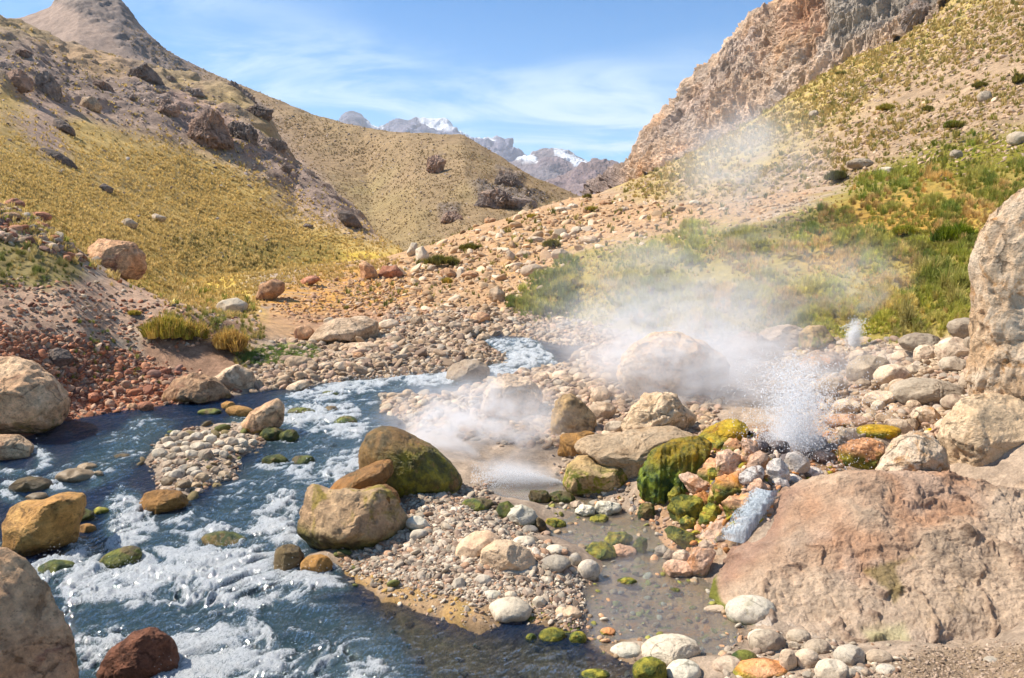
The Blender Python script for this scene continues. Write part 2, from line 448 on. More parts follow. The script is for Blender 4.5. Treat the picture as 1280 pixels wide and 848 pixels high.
NC, XR0, XR1 = 860, -1.15, 1.15
lys = np.concatenate([np.linspace(math.log(2.6), math.log(30), 640), np.linspace(math.log(30.2), math.log(110), 150), np.linspace(math.log(113), math.log(4300), 40)])
NR = len(lys)
xrs = np.linspace(XR0, XR1, NC)
XR, LY = np.meshgrid(xrs, lys)
XR = XR.ravel(); LY = LY.ravel(); YY = np.exp(LY); XX = XR * YY
q = tps_eval(XR, np.minimum(LY, math.log(110)) * LN)
Zt = H + q * np.minimum(YY, 110)
WZ = zw(YY)
sd_w = np.maximum(np.minimum(poly_sdf(XX, YY, RIVER), -poly_sdf(XX, YY, ISLAND)), poly_sdf(XX, YY, POOL))
wob = 0.10 * fbm(np.stack([XX * 2.2, YY * 2.2, 0 * XX], 1), 3, 5) * sstep(YY, 3, 6)
sd_w = sd_w + wob
near = YY < 24
hb = Zt - WZ
land = np.where(near, hb * sstep(-sd_w, 0.0, 0.9) + 0.05 * sstep(-sd_w, 0, 0.2), hb)
sd_p = poly_sdf(XX, YY, POOL)
depth = np.where(sd_p > sd_w - 0.15, 0.05, 0.22)
ZG = WZ + np.where(sd_w > 0, -depth * sstep(sd_w, 0, 0.5) - 0.01, land)
rough_amp = np.where(sd_w > 0, 0.35, 1.0)
pt = np.stack([XX, YY, 0 * XX], 1)
ZG = ZG + rough_amp * (0.05 * np.minimum(1, YY / 9) * fbm(pt * 1.6, 4, 1) + 0.012 * fbm(pt * 9, 3, 2) + sstep(YY, 16, 40) * 0.35 * fbm(pt * 0.35, 4, 3)) * sstep(-sd_w, -0.3, 0.3)
ZG = ZG + 0.02 * fbm(pt * 5, 3, 9) * (sd_w > 0)
ZG = np.where(YY > 115, np.minimum(ZG, 1.5), ZG)
ZGRID = ZG.reshape(NR, NC)
SDGRID = sd_w.reshape(NR, NC)


def gsample(x, y, grid=None):
    grid = ZGRID if grid is None else grid
    x = np.asarray(x, float); y = np.asarray(y, float)
    xr = np.clip((x / y - XR0) / (XR1 - XR0) * (NC - 1), 0, NC - 1.001)
    r = np.clip(np.interp(np.log(y), lys, np.arange(NR)), 0, NR - 1.001)
    i = r.astype(int); j = xr.astype(int); a = r - i; b = xr - j
    return (grid[i, j] * (1 - a) * (1 - b) + grid[i + 1, j] * a * (1 - b) + grid[i, j + 1] * (1 - a) * b + grid[i + 1, j + 1] * a * b)


_ys = np.exp(np.linspace(math.log(2.8), math.log(105), 1500))


def ghit(u, v):
    """distance y at which the pixel's ray meets the ground or the water"""
    xr, zr = ray(u, v)
    z = np.maximum(gsample(xr * _ys, _ys), zw(_ys) - 0.0)
    k = np.nonzero((z - H) / _ys >= zr)[0]
    return float(_ys[k[0]]) if len(k) else 100.0


def reg(u, v, poly, soft, nz):
    return sstep(poly_sdf(u, v, poly) + nz * soft * 1.2, -soft, soft)


def lerp3(c, m, d):
    return c * (1 - m[:, None]) + np.array(d)[None] * m[:, None]


UG, VG = proj(np.stack([XX, YY, ZG], 1))
C_dummy = None
lp = np.stack([XR * 26, LY * 26, 0 * XR], 1)
nz = fbm(lp, 5, 40)
nz2 = fbm(lp * 3.1, 4, 41)
C = np.tile(np.array([0.40, 0.31, 0.235]), (len(XX), 1))
C = lerp3(C, reg(UG, VG, [(300, 400), (480, 300), (700, 240), (900, 225), (1100, 200), (900, 300), (720, 320), (640, 420), (300, 430)], 14, nz), (0.44, 0.285, 0.17))
C = lerp3(C, reg(UG, VG, [(300, 385), (350, 350), (440, 325), (500, 335), (520, 370), (480, 395), (380, 400)], 12, nz) * sstep(nz2, -.5, .3), (0.48, 0.27, 0.10))
C = lerp3(C, reg(UG, VG, [(340, 395), (520, 380), (600, 395), (560, 410), (400, 412)], 8, nz) * 0.8, (0.36, 0.22, 0.15))
C = lerp3(C, reg(UG, VG, [(620, 300), (780, 300), (760, 330), (680, 350), (620, 350)], 14, nz) * 0.5 * sstep(nz2, -.3, .3), (0.42, 0.25, 0.10))
GREENP = [(640, 400), (650, 370), (720, 312), (800, 300), (860, 284), (960, 276), (1060, 235), (1180, 190), (1290, 180), (1500, 150), (1500, 420), (1215, 405), (1150, 428), (1000, 435), (800, 425), (700, 405)]
gm = reg(UG, VG, GREENP, 10, nz)
C = lerp3(C, gm, (0.29, 0.225, 0.075))
C = lerp3(C, reg(UG, VG, [(1010, 330), (1060, 262), (1150, 240), (1230, 235), (1210, 290), (1120, 320)], 20, nz) * gm * 0.8, (0.48, 0.29, 0.10))
C = lerp3(C, reg(UG, VG, [(-600, 180), (0, 225), (120, 300), (190, 345), (330, 390), (300, 340), (420, 320), (200, 200)], 12, nz), (0.52, 0.38, 0.12))
C = lerp3(C, reg(UG, VG, [(-900, 330), (-20, 395), (120, 428), (210, 465), (270, 495), (180, 516), (60, 540), (-900, 660)], 10, nz), (0.37, 0.165, 0.10))
C = lerp3(C, reg(UG, VG, [(-200, 330), (60, 350), (180, 350), (260, 385), (250, 410), (200, 405), (130, 425), (-200, 400)], 8, nz), (0.44, 0.30, 0.215))
C = lerp3(C, reg(UG, VG, [(-200, 285), (0, 290), (90, 320), (110, 345), (60, 365), (-200, 350)], 8, nz), (0.24, 0.19, 0.09))
C = lerp3(C, reg(UG, VG, [(300, 450), (330, 432), (390, 430), (400, 445), (360, 458)], 6, nz), (0.16, 0.22, 0.05))
C = lerp3(C, reg(UG, VG, [(170, 400), (300, 400), (310, 470), (250, 480), (190, 465)], 8, nz), (0.30, 0.19, 0.13))
# pebble bar, algae margin and beds
C = lerp3(C, reg(UG, VG, [(430, 700), (520, 600), (640, 620), (760, 700), (740, 800), (560, 800)], 10, nz), (0.33, 0.25, 0.19))
ed = sstep(-sd_w, -0.25, 0.02) * (1 - sstep(-sd_w, 0.50, 0.95)) * reg(UG, VG, [(420, 680), (520, 690), (760, 740), (800, 860), (560, 830), (430, 760)], 12, nz)
C = lerp3(C, ed * sstep(nz2, -.7, .2) * .8, (0.38, 0.25, 0.14))
C = lerp3(C, ed * sstep(nz, .0, .3) * .6, (0.44, 0.27, 0.10))
C = lerp3(C, ed * sstep(nz, .12, .35) * sstep(UG, 560, 640), (0.17, 0.20, 0.04))
inw = sstep(sd_w, -0.05, 0.12)
bed = np.where((sd_p > 0)[:, None] | (UG > 735)[:, None], np.array([[0.46, 0.28, 0.16]]), np.where(((UG > 425) & (VG > 690))[:, None], np.array([[0.36, 0.27, 0.16]]), np.array([[0.18, 0.15, 0.09]])))
C = C * (1 - inw[:, None]) + bed * inw[:, None]
C = lerp3(C, inw * (sd_p > -0.1) * sstep(nz2, 0.2, 0.6), (0.24, 0.22, 0.06))
C = lerp3(C, inw * (sd_p > -0.1) * sstep(-nz2, 0.25, 0.6), (0.60, 0.28, 0.12))
wetm = sstep(sd_w, -0.14, 0.0) * (1 - inw)
C = C * (1 - 0.45 * wetm[:, None])
C = lerp3(C, reg(UG, VG, [(1080, 850), (1150, 815), (1300, 805), (1300, 900), (1080, 900)], 8, nz), (0.30, 0.22, 0.15))
C = lerp3(C, reg(UG, VG, [(800, 600), (860, 540), (1060, 530), (1060, 600), (960, 640), (880, 720), (820, 690)], 10, nz) * 0.8, (0.36, 0.22, 0.13))
C = lerp3(C, reg(UG, VG, [(1075, 545), (1100, 520), (1200, 515), (1180, 545)], 8, nz) * sstep(nz2, -.4, .2), (0.55, 0.38, 0.04))
C = C * (1 + 0.22 * nz2[:, None])
ground = mesh_from('ground', np.stack([XX, YY, ZG], 1), grid_faces(NR, NC), M['ground'], colors={'Col': np.clip(C, 0.01, 1)})
setp(ground, kind='structure', label='stony valley floor with red scree, gravel bars and grassy banks')

# ------------------------------------------------------------------ lofted hills
def loft(rows, nc, sub, ease=None):
    """rows: list of polylines (u,v,Y), resampled by u, Catmull-Rom between the rows"""
    R = []
    for row in rows:
        row = np.array(row, float)
        t = np.linspace(0, 1, nc)
        uu = row[0, 0] + (row[-1, 0] - row[0, 0]) * t
        k = np.interp(uu, row[:, 0], np.arange(len(row)))
        vv = np.interp(uu, row[:, 0], row[:, 1]); yy = np.exp(np.interp(uu, row[:, 0], np.log(row[:, 2])))
        R.append(P(uu, vv, yy))
    R = np.array(R)
    out = []
    for i in range(len(R) - 1):
        p0 = R[max(i - 1, 0)]; p1 = R[i]; p2 = R[i + 1]; p3 = R[min(i + 2, len(R) - 1)]
        n = sub[i]
        for k in range(n + (1 if i == len(R) - 2 else 0)):
            t = k / n
            out.append(0.5 * ((2 * p1) + (-p0 + p2) * t + (2 * p0 - 5 * p1 + 4 * p2 - p3) * t * t + (-p0 + 3 * p1 - 3 * p2 + p3) * t ** 3))
    return np.array(out)


def flat(G): return G.reshape(-1, 3)


HILLS = {}
# left yellow slope with the rocky rib
rows = [[(-700, 420, 9), (-200, 340, 16), (0, 310, 19), (120, 362, 21.5), (250, 398, 26), (370, 395, 32), (520, 355, 44)],
        [(-700, 130, 20), (-200, 170, 26), (0, 222, 27), (120, 282, 29), (250, 335, 34), (370, 345, 42), (512, 328, 52)],
        [(-700, 0, 40), (-200, 60, 50), (0, 130, 50), (120, 195, 52), (250, 255, 57), (370, 298, 60), (505, 318, 60)],
        [(-700, -150, 80), (-200, -10, 92), (0, 24, 98), (40, 38, 99), (80, 60, 101), (150, 78, 101), (200, 88, 100), (240, 100, 98), (290, 118, 95), (330, 150, 91), (365, 205, 85), (430, 262, 76), (480, 300, 70), (498, 312, 68)],
        [(-700, -100, 110), (-200, 40, 125), (0, 80, 130), (150, 130, 135), (250, 160, 125), (350, 260, 110), (500, 345, 84)]]
G = loft(rows, 560, [60, 150, 170, 30])
N = grid_normals(G); g = flat(G); N = flat(N)
U, V = proj(g); n5 = fbm(g * np.array([.09, .09, .09]), 5, 61); n6 = fbm(g * 0.5, 4, 62)
crag = reg(U, V, [(-300, 0), (0, 10), (60, 40), (160, 60), (260, 90), (330, 120), (400, 200), (460, 285), (420, 270), (330, 235), (260, 170), (190, 155), (110, 130), (70, 115), (0, 120), (-300, 120)], 16, n5 * 1.5)
cr2 = fbm(g * np.array([.22, .22, .10]), 5, 63, ridge=True)
g = g + N * (0.5 * n5 + 0.13 * n6 + crag * 1.1 * (cr2 * (cr2 > 0)))[:, None]
c = np.tile(np.array([0.57, 0.41, 0.16]), (len(g), 1))
c = lerp3(c, sstep(n5, -.05, .4) * 0.55, (0.46, 0.32, 0.14))
c = lerp3(c, sstep(V, 320, 180) * 0.55, (0.46, 0.335, 0.17))
c = lerp3(c, sstep(fbm(g * np.array([.05, .05, .16]), 4, 66), .12, .4) * .6, (0.44, 0.32, 0.20))
c = lerp3(c, reg(U, V, [(-50, 230), (100, 270), (200, 310), (280, 310), (480, 320), (430, 355), (250, 380), (-100, 280)], 16, n5) * sstep(n5, -.4, .3), (0.62, 0.44, 0.10))
c = lerp3(c, reg(U, V, [(200, 300), (260, 290), (420, 300), (430, 322), (330, 345), (230, 330)], 10, n5) * 0.9, (0.22, 0.17, 0.06))
c = lerp3(c, reg(U, V, [(-300, 30), (150, 75), (280, 130), (420, 240), (480, 305), (380, 270), (250, 180), (100, 140), (60, 190), (0, 110), (-300, 110)], 18, n5 * 1.6), (0.43, 0.315, 0.25))
c = lerp3(c, crag * sstep(cr2, -.2, .3) * .6, (0.26, 0.20, 0.165))
c = lerp3(c, reg(U, V, [(40, 60), (140, 75), (180, 100), (120, 105)], 8, n5) * 0.8, (0.45, 0.31, 0.19))
c = lerp3(c, reg(U, V, [(210, 120), (250, 110), (300, 160), (290, 190), (240, 170)], 8, n5) * 0.6, (0.47, 0.32, 0.25))
HILLS['L1'] = (g.reshape(G.shape), N.reshape(G.shape), c.reshape(G.shape))
o = mesh_from('hillside', g, grid_faces(*G.shape[:2]), M['hill'], colors={'Col': np.clip(c * (1 + 0.15 * n6[:, None]), .01, 1)})
setp(o, kind='structure', label='yellow grass hillside with a rocky rib on the left')

# left far hill: peak, long ridge and the dome before the valley
crest = [(-500, 60, 240), (-60, 30, 262), (25, 22, 262), (60, 10, 262), (78, -4, 262), (95, -12, 262), (120, -10, 262), (146, 0, 260), (165, 20, 256), (180, 36, 254), (205, 60, 250), (230, 76, 245), (265, 92, 238), (300, 106, 230),
         (350, 128, 215), (400, 147, 200), (440, 158, 188), (480, 164, 178), (520, 168, 170), (550, 170, 165), (578, 171, 160), (592, 178, 158), (610, 191, 154), (640, 209, 148), (665, 224, 142), (690, 236, 138), (705, 243, 135), (760, 262, 128)]
rows = [[(-500, 330, 60), (0, 340, 70), (250, 330, 75), (400, 325, 70), (500, 325, 62), (600, 305, 66), (700, 280, 74), (780, 275, 84)],
        [(-500, 220, 120), (0, 230, 130), (250, 260, 120), (400, 270, 112), (470, 285, 104), (520, 283, 84), (600, 262, 86), (700, 256, 96), (775, 262, 104)],
        [(-500, 120, 190), (0, 110, 200), (100, 80, 200), (250, 150, 190), (400, 205, 165), (460, 222, 158), (520, 215, 128), (580, 208, 122), (640, 232, 118), (700, 248, 118), (770, 260, 120)],
        crest,
        [(u, v + 60, Y * 1.25) for u, v, Y in crest]]
G = loft(rows, 620, [60, 110, 120, 24])
N = flat(grid_normals(G)); g = flat(G)
U, V = proj(g); n5 = fbm(g * .04, 5, 71); n6 = fbm(g * 0.22, 4, 72); n7 = fbm(g * 0.7, 3, 77)
crag = np.maximum.reduce([reg(U, V, p_, 8, n5 * 1.5) for p_ in (
    [(60, 0), (150, -10), (170, 25), (150, 40), (100, 20)], [(150, 50), (180, 45), (250, 90), (240, 110), (190, 85)], [(250, 110), (300, 115), (340, 160), (350, 190), (290, 180)],
    [(530, 205), (550, 195), (555, 208), (535, 215)], [(620, 212), (650, 222), (655, 235), (640, 232)], [(590, 232), (640, 240), (680, 248), (660, 265), (610, 255)], [(550, 262), (572, 262), (575, 278), (550, 275)])])
cr2 = fbm(g * np.array([.3, .3, .16]), 5, 73, ridge=True)
g = g + N * (0.8 * n5 + 0.4 * n6 + 0.12 * n7 + crag * 1.4 * np.maximum(cr2, -.1))[:, None]
c = np.tile(np.array([0.29, 0.195, 0.110]), (len(g), 1))
c = lerp3(c, sstep(U, 380, 480) * 0.4, (0.31, 0.22, 0.115))
c = lerp3(c, sstep(n5, -.1, .4) * sstep(U, 330, 430) * 0.4, (0.28, 0.215, 0.09))
c = lerp3(c, reg(U, V, [(430, 230), (520, 240), (560, 300), (500, 330), (440, 290)], 20, n5) * 0.35, (0.31, 0.24, 0.10))
c = lerp3(c, reg(U, V, [(-200, 0), (100, -30), (160, 0), (260, 90), (360, 180), (440, 290), (200, 200), (-200, 120)], 22, n5), (0.33, 0.235, 0.18))
c = lerp3(c, reg(U, V, [(280, 120), (330, 160), (420, 250), (400, 260), (300, 170)], 10, n5) * 0.5, (0.47, 0.35, 0.31))
c = lerp3(c, crag * sstep(cr2, -.2, .1) * .85, (0.20, 0.16, 0.14))
HILLS['L2'] = (g.reshape(G.shape), N.reshape(G.shape), c.reshape(G.shape))
o = mesh_from('far_hill', g, grid_faces(*G.shape[:2]), M['hill'], colors={'Col': np.clip(c * (1 + 0.14 * n6[:, None] + 0.1 * n7[:, None]), .01, 1)})
setp(o, kind='structure', label='brown hill with a pointed summit and a rounded shoulder')

# right slope
rows = [[(660, 300, 62), (700, 300, 52), (800, 310, 38), (900, 300, 30), (1000, 290, 26.5), (1100, 270, 24.5), (1200, 262, 21), (1300, 250, 17.5), (1800, 260, 12)],
        [(690, 262, 74), (740, 250, 72), (800, 245, 56), (900, 234, 45), (1000, 212, 41), (1100, 180, 39), (1200, 152, 36), (1300, 130, 33), (1800, 60, 24)],
        [(740, 246, 96), (790, 232, 90), (900, 180, 78), (1000, 132, 74), (1100, 82, 70), (1200, 30, 67), (1300, -20, 64), (1800, -250, 50)],
        [(765, 238, 130), (800, 222, 124), (850, 200, 118), (900, 174, 114), (950, 146, 110), (1000, 112, 106), (1060, 76, 102), (1120, 50, 98), (1170, 16, 95), (1230, -40, 92), (1330, -110, 88), (1800, -420, 70)],
        [(790, 228, 150), (900, 160, 135), (1000, 95, 125), (1170, -30, 115), (1330, -180, 110), (1800, -560, 90)]]
G = loft(rows, 560, [70, 150, 150, 20])
N = flat(grid_normals(G)); g = flat(G)
U, V = proj(g); n5 = fbm(g * .1, 5, 81); n6 = fbm(g * 0.6, 4, 82)
g = g + N * (0.55 * n5 + 0.16 * n6)[:, None]
c = np.tile(np.array([0.44, 0.315, 0.21]), (len(g), 1))
c = lerp3(c, reg(U, V, [(780, 235), (900, 170), (1000, 100), (1150, 20), (1250, -60), (1250, 20), (1100, 110), (1000, 190), (950, 230), (800, 250)], 24, n5) * sstep(n6, -.6, .3), (0.46, 0.345, 0.14))
c = lerp3(c, reg(U, V, [(1040, 230), (1150, 185), (1300, 150), (1500, 130), (1500, 400), (1000, 400)], 16, n5), (0.24, 0.21, 0.05))
c = lerp3(c, sstep(n5, .2, .5) * 0.5, (0.36, 0.30, 0.10))
HILLS['R1'] = (g.reshape(G.shape), N.reshape(G.shape), c.reshape(G.shape))
o = mesh_from('stony_slope', g, grid_faces(*G.shape[:2]), M['hill'], colors={'Col': np.clip(c * (1 + 0.2 * n6[:, None]), .01, 1)})
setp(o, kind='structure', label='stony slope dotted with tufts rising on the right')

# cliff over the right slope (fractured, so flat shaded)
base = [(735, 252, 150), (765, 243, 138), (800, 230, 125), (850, 208, 119), (900, 182, 115), (950, 154, 111), (1000, 120, 107), (1060, 84, 103), (1120, 58, 99), (1170, 22, 96), (1260, -60, 92)]
top = [(742, 243, 160), (762, 232, 152), (782, 221, 146), (800, 214, 142), (806, 193, 141), (817, 176, 140), (828, 163, 140), (845, 145, 139), (862, 128, 138), (868, 108, 138), (882, 92, 137), (900, 76, 136), (915, 58, 135), (935, 40, 135), (950, 27, 134),
       (968, 20, 132), (978, 26, 128), (992, 4, 124), (1010, -14, 122), (1060, -70, 122), (1150, -110, 120), (1260, -190, 118)]
def lrp(A, B, t, dv=0, dy=0):
    A = np.array(A, float); B = np.array(B, float); s = np.linspace(0, 1, 40)
    def rs(X):
        uu = X[0, 0] + (X[-1, 0] - X[0, 0]) * s
        return np.stack([uu, np.interp(uu, X[:, 0], X[:, 1]), np.interp(uu, X[:, 0], X[:, 2])], 1)
    # columns lean: match by position along each line
    R_ = rs(A) * (1 - t) + rs(B) * t
    R_[:, 2] += dy
    return [tuple(r) for r in R_]
rows = [lrp(base, top, -0.12), lrp(base, top, 0.3, dy=-3), lrp(base, top, 0.65, dy=-3.5), top, [(u + 8, v + 25, Y + 22) for u, v, Y in top]]
G = loft(rows, 430, [46, 62, 62, 14])
N = flat(grid_normals(G)); g = flat(G)
U, V = proj(g)
s = g * np.array([.22, .22, .06])
r1 = fbm(s, 6, 91, ridge=True, gain=.55); r2 = fbm(g * np.array([.55, .55, .13]), 5, 92, ridge=True, gain=.6); r3 = fbm(g * np.array([1.4, 1.4, .6]), 4, 95)
g = g + N * (2.6 * r1 + 1.1 * r2 + .35 * r3)[:, None]
n5 = fbm(g * .06, 4, 93)
c = np.tile(np.array([0.64, 0.46, 0.32]), (len(g), 1))
c = lerp3(c, sstep(fbm(g * np.array([.3, .3, .03]), 4, 97), .1, .4) * .6, (.52, .42, .34))
c = lerp3(c, sstep(fbm(g * np.array([.25, .25, .03]) + 9, 4, 98), .15, .4) * .6, (.68, .40, .21))
c = lerp3(c, reg(U, V, [(960, 40), (985, 0), (1060, -100), (1100, 0), (1000, 90), (900, 160), (870, 140)], 14, n5 * 1.5) * sstep(n5, -.4, .2), (0.54, 0.29, 0.16))
c = lerp3(c, reg(U, V, [(800, 210), (830, 160), (960, 20), (960, 60), (860, 170)], 10, n5) * .7, (0.56, 0.44, 0.36))
c = lerp3(c, reg(U, V, [(1020, -60), (1200, -100), (1200, 20), (1040, 70)], 14, n5), (0.42, 0.35, 0.28))
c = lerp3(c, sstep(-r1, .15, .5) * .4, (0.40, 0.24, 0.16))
c = c * (1 + 0.22 * r2[:, None] + .15 * r3[:, None])
c = lerp3(c, sstep(U, 800, 770), (0.40, 0.30, 0.25))
o = mesh_from('cliff', g, grid_faces(*G.shape[:2]), M['cliff'], smooth=False, colors={'Col': np.clip(c, .01, 1)})
setp(o, kind='structure', label='craggy orange and grey cliff above the right slope')

# distant mountains
def mountain(name, label, crest, Yc, basev, amp, seed, snow, col):
    cr = [(u, v, Yc) for u, v in crest]
    rows = [[(u, basev + 20, Yc * .55) for u, v in crest], [(u, (v * .45 + basev * .55), Yc * .8) for u, v in crest], cr, [(u, v + 30, Yc * 1.2) for u, v in crest]]
    G = loft(rows, 420, [50, 90, 16]); N = flat(grid_normals(G)); g = flat(G); U, V = proj(g)
    k = 9.0 / Yc
    r = fbm(g * k * 2.2, 6, seed, ridge=True); r2 = fbm(g * k * 9, 4, seed + 3, ridge=True)
    taper = 1 - 0.92 * sstep(np.repeat(np.arange(G.shape[0]), G.shape[1]), 125, 140)
    g = g + N * ((r * amp + r2 * amp * .22) * taper)[:, None]
    c = np.tile(np.array(col), (len(g), 1)) * (1 + .25 * r2[:, None])
    c = lerp3(c, sstep(fbm(g * k * 1.5, 4, seed + 5), 0, .4) * .6, (0.26, 0.19, 0.20))
    for poly, soft in snow:
        c = lerp3(c, reg(U, V, poly, soft, r2 * 1.4), (0.86, 0.88, 0.92))
    o = mesh_from(name, g, grid_faces(*G.shape[:2]), M['mountain'], colors={'Col': np.clip(c, .01, 1)})
    setp(o, kind='structure', label=label)
mountain('mountain', 'distant snow dusted mountain behind the rounded shoulder', [(340, 175), (400, 165), (434, 158), (438, 149), (444, 147), (449, 157), (460, 158), (475, 161), (490, 158), (505, 154), (520, 157), (540, 157), (556, 162), (572, 169), (590, 176), (608, 178), (622, 179), (634, 190), (655, 203), (690, 215), (760, 240)],
         3600, 262, 60, 101, [([(452, 158), (475, 160), (480, 166), (455, 164)], 2), ([(526, 157), (545, 156), (572, 168), (600, 178), (615, 184), (560, 172), (530, 166)], 3.0)], (0.19, 0.19, 0.25))
mountain('mountain', 'brown mountain with snow gully above the notch of the valley', [(600, 225), (640, 206), (660, 203), (680, 196), (695, 195), (708, 199), (722, 202), (740, 209), (756, 220), (800, 235)],
         2300, 262, 30, 111, [([(694, 198), (702, 200), (738, 218), (736, 222), (716, 216)], 1.6), ([(640, 204), (670, 204), (672, 208), (650, 208)], 2), ([(715, 203), (738, 210), (740, 213), (722, 208)], 1.6)], (0.23, 0.20, 0.215))
mountain('mountain', 'low rocky purple brown mountain closing the valley beside the cliff', [(640, 246), (690, 232), (712, 226), (730, 213), (744, 206), (760, 210), (778, 210), (800, 212), (840, 222)],
         1400, 262, 18, 121, [], (0.27, 0.20, 0.19))

# ------------------------------------------------------------------ the valley air
mh, n, out = new_mat('valley_air')
n.l.new(n.add('ShaderNodeVolumePrincipled', ins={'Color': (.86, .91, 1.0), 'Density': 0.00011, 'Anisotropy': 0.2}).outputs[0], out.inputs['Volume'])
hv = np.array([(x, y, z) for z in (-40, 470) for x, y in ((-5200, -60), (5200, -60), (5200, 4450), (-5200, 4450))], float)
o = mesh_from('haze', hv, np.array([(0, 3, 2, 1), (4, 5, 6, 7), (0, 1, 5, 4), (1, 2, 6, 5), (2, 3, 7, 6), (3, 0, 4, 7)]), mh, smooth=False)
setp(o, kind='stuff', label='faint haze in the air of the valley')

# ------------------------------------------------------------------ water
wr = np.exp(np.linspace(math.log(3.0), math.log(20.5), 640)); wc = np.linspace(-0.95, 0.50, 820)
WXR, WY = np.meshgrid(wc, wr); WX = WXR * WY
wx, wy = WX.ravel(), WY.ravel()
wsd = gsample(wx, wy, SDGRID)
wp = np.stack([wx, wy, 0 * wx], 1)
U, V = proj(np.stack([wx, wy, zw(wy)], 1))
wn = fbm(wp * 1.3, 4, 131)
rap = np.maximum.reduce([
    .42 * reg(U, V, [(70, 900), (60, 720), (120, 690), (150, 640), (260, 640), (330, 560), (360, 500), (500, 465), (600, 455), (560, 495), (490, 500), (500, 560), (440, 620), (370, 700), (430, 745), (500, 800), (560, 900)], 26, wn),
    1.0 * reg(U, V, [(128, 630), (150, 610), (190, 625), (200, 665), (170, 690), (135, 690)], 12, wn),
    1.0 * reg(U, V, [(75, 735), (150, 712), (250, 716), (330, 726), (410, 716), (440, 738), (380, 762), (250, 765), (150, 765), (80, 770)], 16, wn),
    .9 * reg(U, V, [(190, 690), (300, 690), (380, 700), (360, 722), (240, 722)], 12, wn),
    .9 * reg(U, V, [(180, 900), (200, 800), (330, 775), (360, 800), (480, 812), (500, 848), (470, 900)], 20, wn),
    .8 * reg(U, V, [(90, 790), (130, 770), (180, 790), (150, 848), (95, 848)], 14, wn),
    .85 * reg(U, V, [(300, 680), (320, 630), (370, 600), (380, 615), (368, 680)], 10, wn),
    .95 * reg(U, V, [(370, 590), (430, 560), (470, 552), (452, 580), (420, 600), (380, 612)], 9, wn),
    .9 * reg(U, V, [(340, 512), (400, 500), (440, 505), (470, 530), (440, 548), (370, 535)], 9, wn),
    1.0 * reg(U, V, [(360, 498), (420, 480), (500, 468), (600, 458), (560, 482), (470, 490), (400, 505)], 7, wn),
    1.0 * reg(U, V, [(600, 425), (660, 425), (690, 440), (700, 456), (620, 472), (600, 455), (620, 440)], 5, wn),
    .45 * reg(U, V, [(60, 600), (100, 560), (180, 525), (220, 540), (140, 600)], 14, wn)])
STREAM = [(330, 536, 60), (343, 580, 34), (378, 580, 36), (432, 532, 32), (376, 518, 42), (412, 496, 28), (200, 640, 60), (45, 695, 90), (150, 708, 58), (280, 680, 60), (362, 712, 46), (395, 718, 44), (172, 850, 100), (38, 616, 52), (94, 603, 46), (70, 718, 46), (455, 600, 50), (385, 690, 60), (20, 578, 60), (125, 644, 24)]
for (su, sv, sw) in STREAM:
    dd = np.hypot((U - su) / sw, (V - sv) / (sw * .42))
    rap = np.maximum(rap, .95 * np.exp(-((dd - .62) / .20) ** 2) * sstep(wn, -.35, .25))
calm = np.maximum(reg(U, V, [(440, 720), (560, 790), (660, 800), (780, 830), (900, 900), (620, 950), (520, 830)], 20, wn), reg(U, V, [(640, 590), (960, 600), (980, 820), (760, 815), (640, 700)], 16, wn))
pool_m = reg(U, V, [(585, 580), (1000, 580), (1000, 830), (760, 820), (735, 805), (725, 700), (660, 655), (590, 640)], 10, wn)
# flow-aligned coordinates for streaks
fl = np.stack([(wx + 0.45 * wy) * 2.2, (wy - 0.45 * wx) * 4.6, 0 * wx], 1)
warp = np.stack([fbm(wp * 1.1, 3, 133), fbm(wp * 1.1, 3, 134), 0 * wx], 1)
rg1 = fbm(fl * 1.3 + warp * 2.2, 5, 135, ridge=True, gain=.6)
fl2 = np.stack([(wx * .9 - wy * .42) * 9, (wx * .42 + wy * .9) * 3.0, 0 * wx], 1)
rg2 = fbm(fl2 * 1.2 + warp * 3.0, 4, 136, ridge=True, gain=.6)
fineN = fbm(wp * 14, 3, 137)
step_ = sstep(V + 14 * wn, 690, 712) * (1 - sstep(V + 14 * wn, 712, 745)) * reg(U, V, [(60, 660), (520, 660), (520, 800), (60, 800)], 20, wn)
amp = 0.015 + 0.060 * rap
amp = amp * (1 - .85 * pool_m)
edge = sstep(wsd, -0.05, .3)
wz = zw(wy) + (amp * (rg1 + .15) + amp * .45 * rg2 + 0.006 * fineN * (1 - pool_m)) * (0.3 + .7 * edge) + 0.03 * rap * step_
stk = rg1 * .50 + rg2 * .42 + .30 * fbm(wp * np.array([7, 9, 1]) + warp * 2, 4, 139, ridge=True) + .18 * wn
foam = sstep(stk + .95 * np.minimum(rap, .80) + .12 * step_, .66, 1.25) * sstep(rap, .04, .25)
foam = np.maximum(foam, sstep(rg1, .55, .85) * .35 * (1 - calm) * (rap + .15))
foam = np.maximum(foam, reg(U, V, [(755, 680), (800, 655), (815, 690), (790, 700)], 8, wn) * .25 * sstep(rg2, -.2, .5))
foam = np.clip(foam, 0, 1) * sstep(wsd, -.3, .1)
fcs = grid_faces(*WX.shape)
keep = (wsd > -0.35)[fcs].all(1)
fcs = fcs[keep]
used, inv = np.unique(fcs, return_inverse=True)
fcs = inv.reshape(fcs.shape)
Vw = np.stack([wx, wy, wz], 1)[used]
mw, n, out = new_mat('river_water')
t = n.add('ShaderNodeTexCoord').outputs['Object']
fa = n.add('ShaderNodeVertexColor', layer_name='Foam').outputs[0]
ra = n.add('ShaderNodeVertexColor', layer_name='Rapid').outputs[0]
pa = n.add('ShaderNodeVertexColor', layer_name='Pool').outputs[0]
flow = n.mapping(n.mapping(t, (1, 1, 1), (0, 0, 0.44)), (2.1, 0.8, 1))
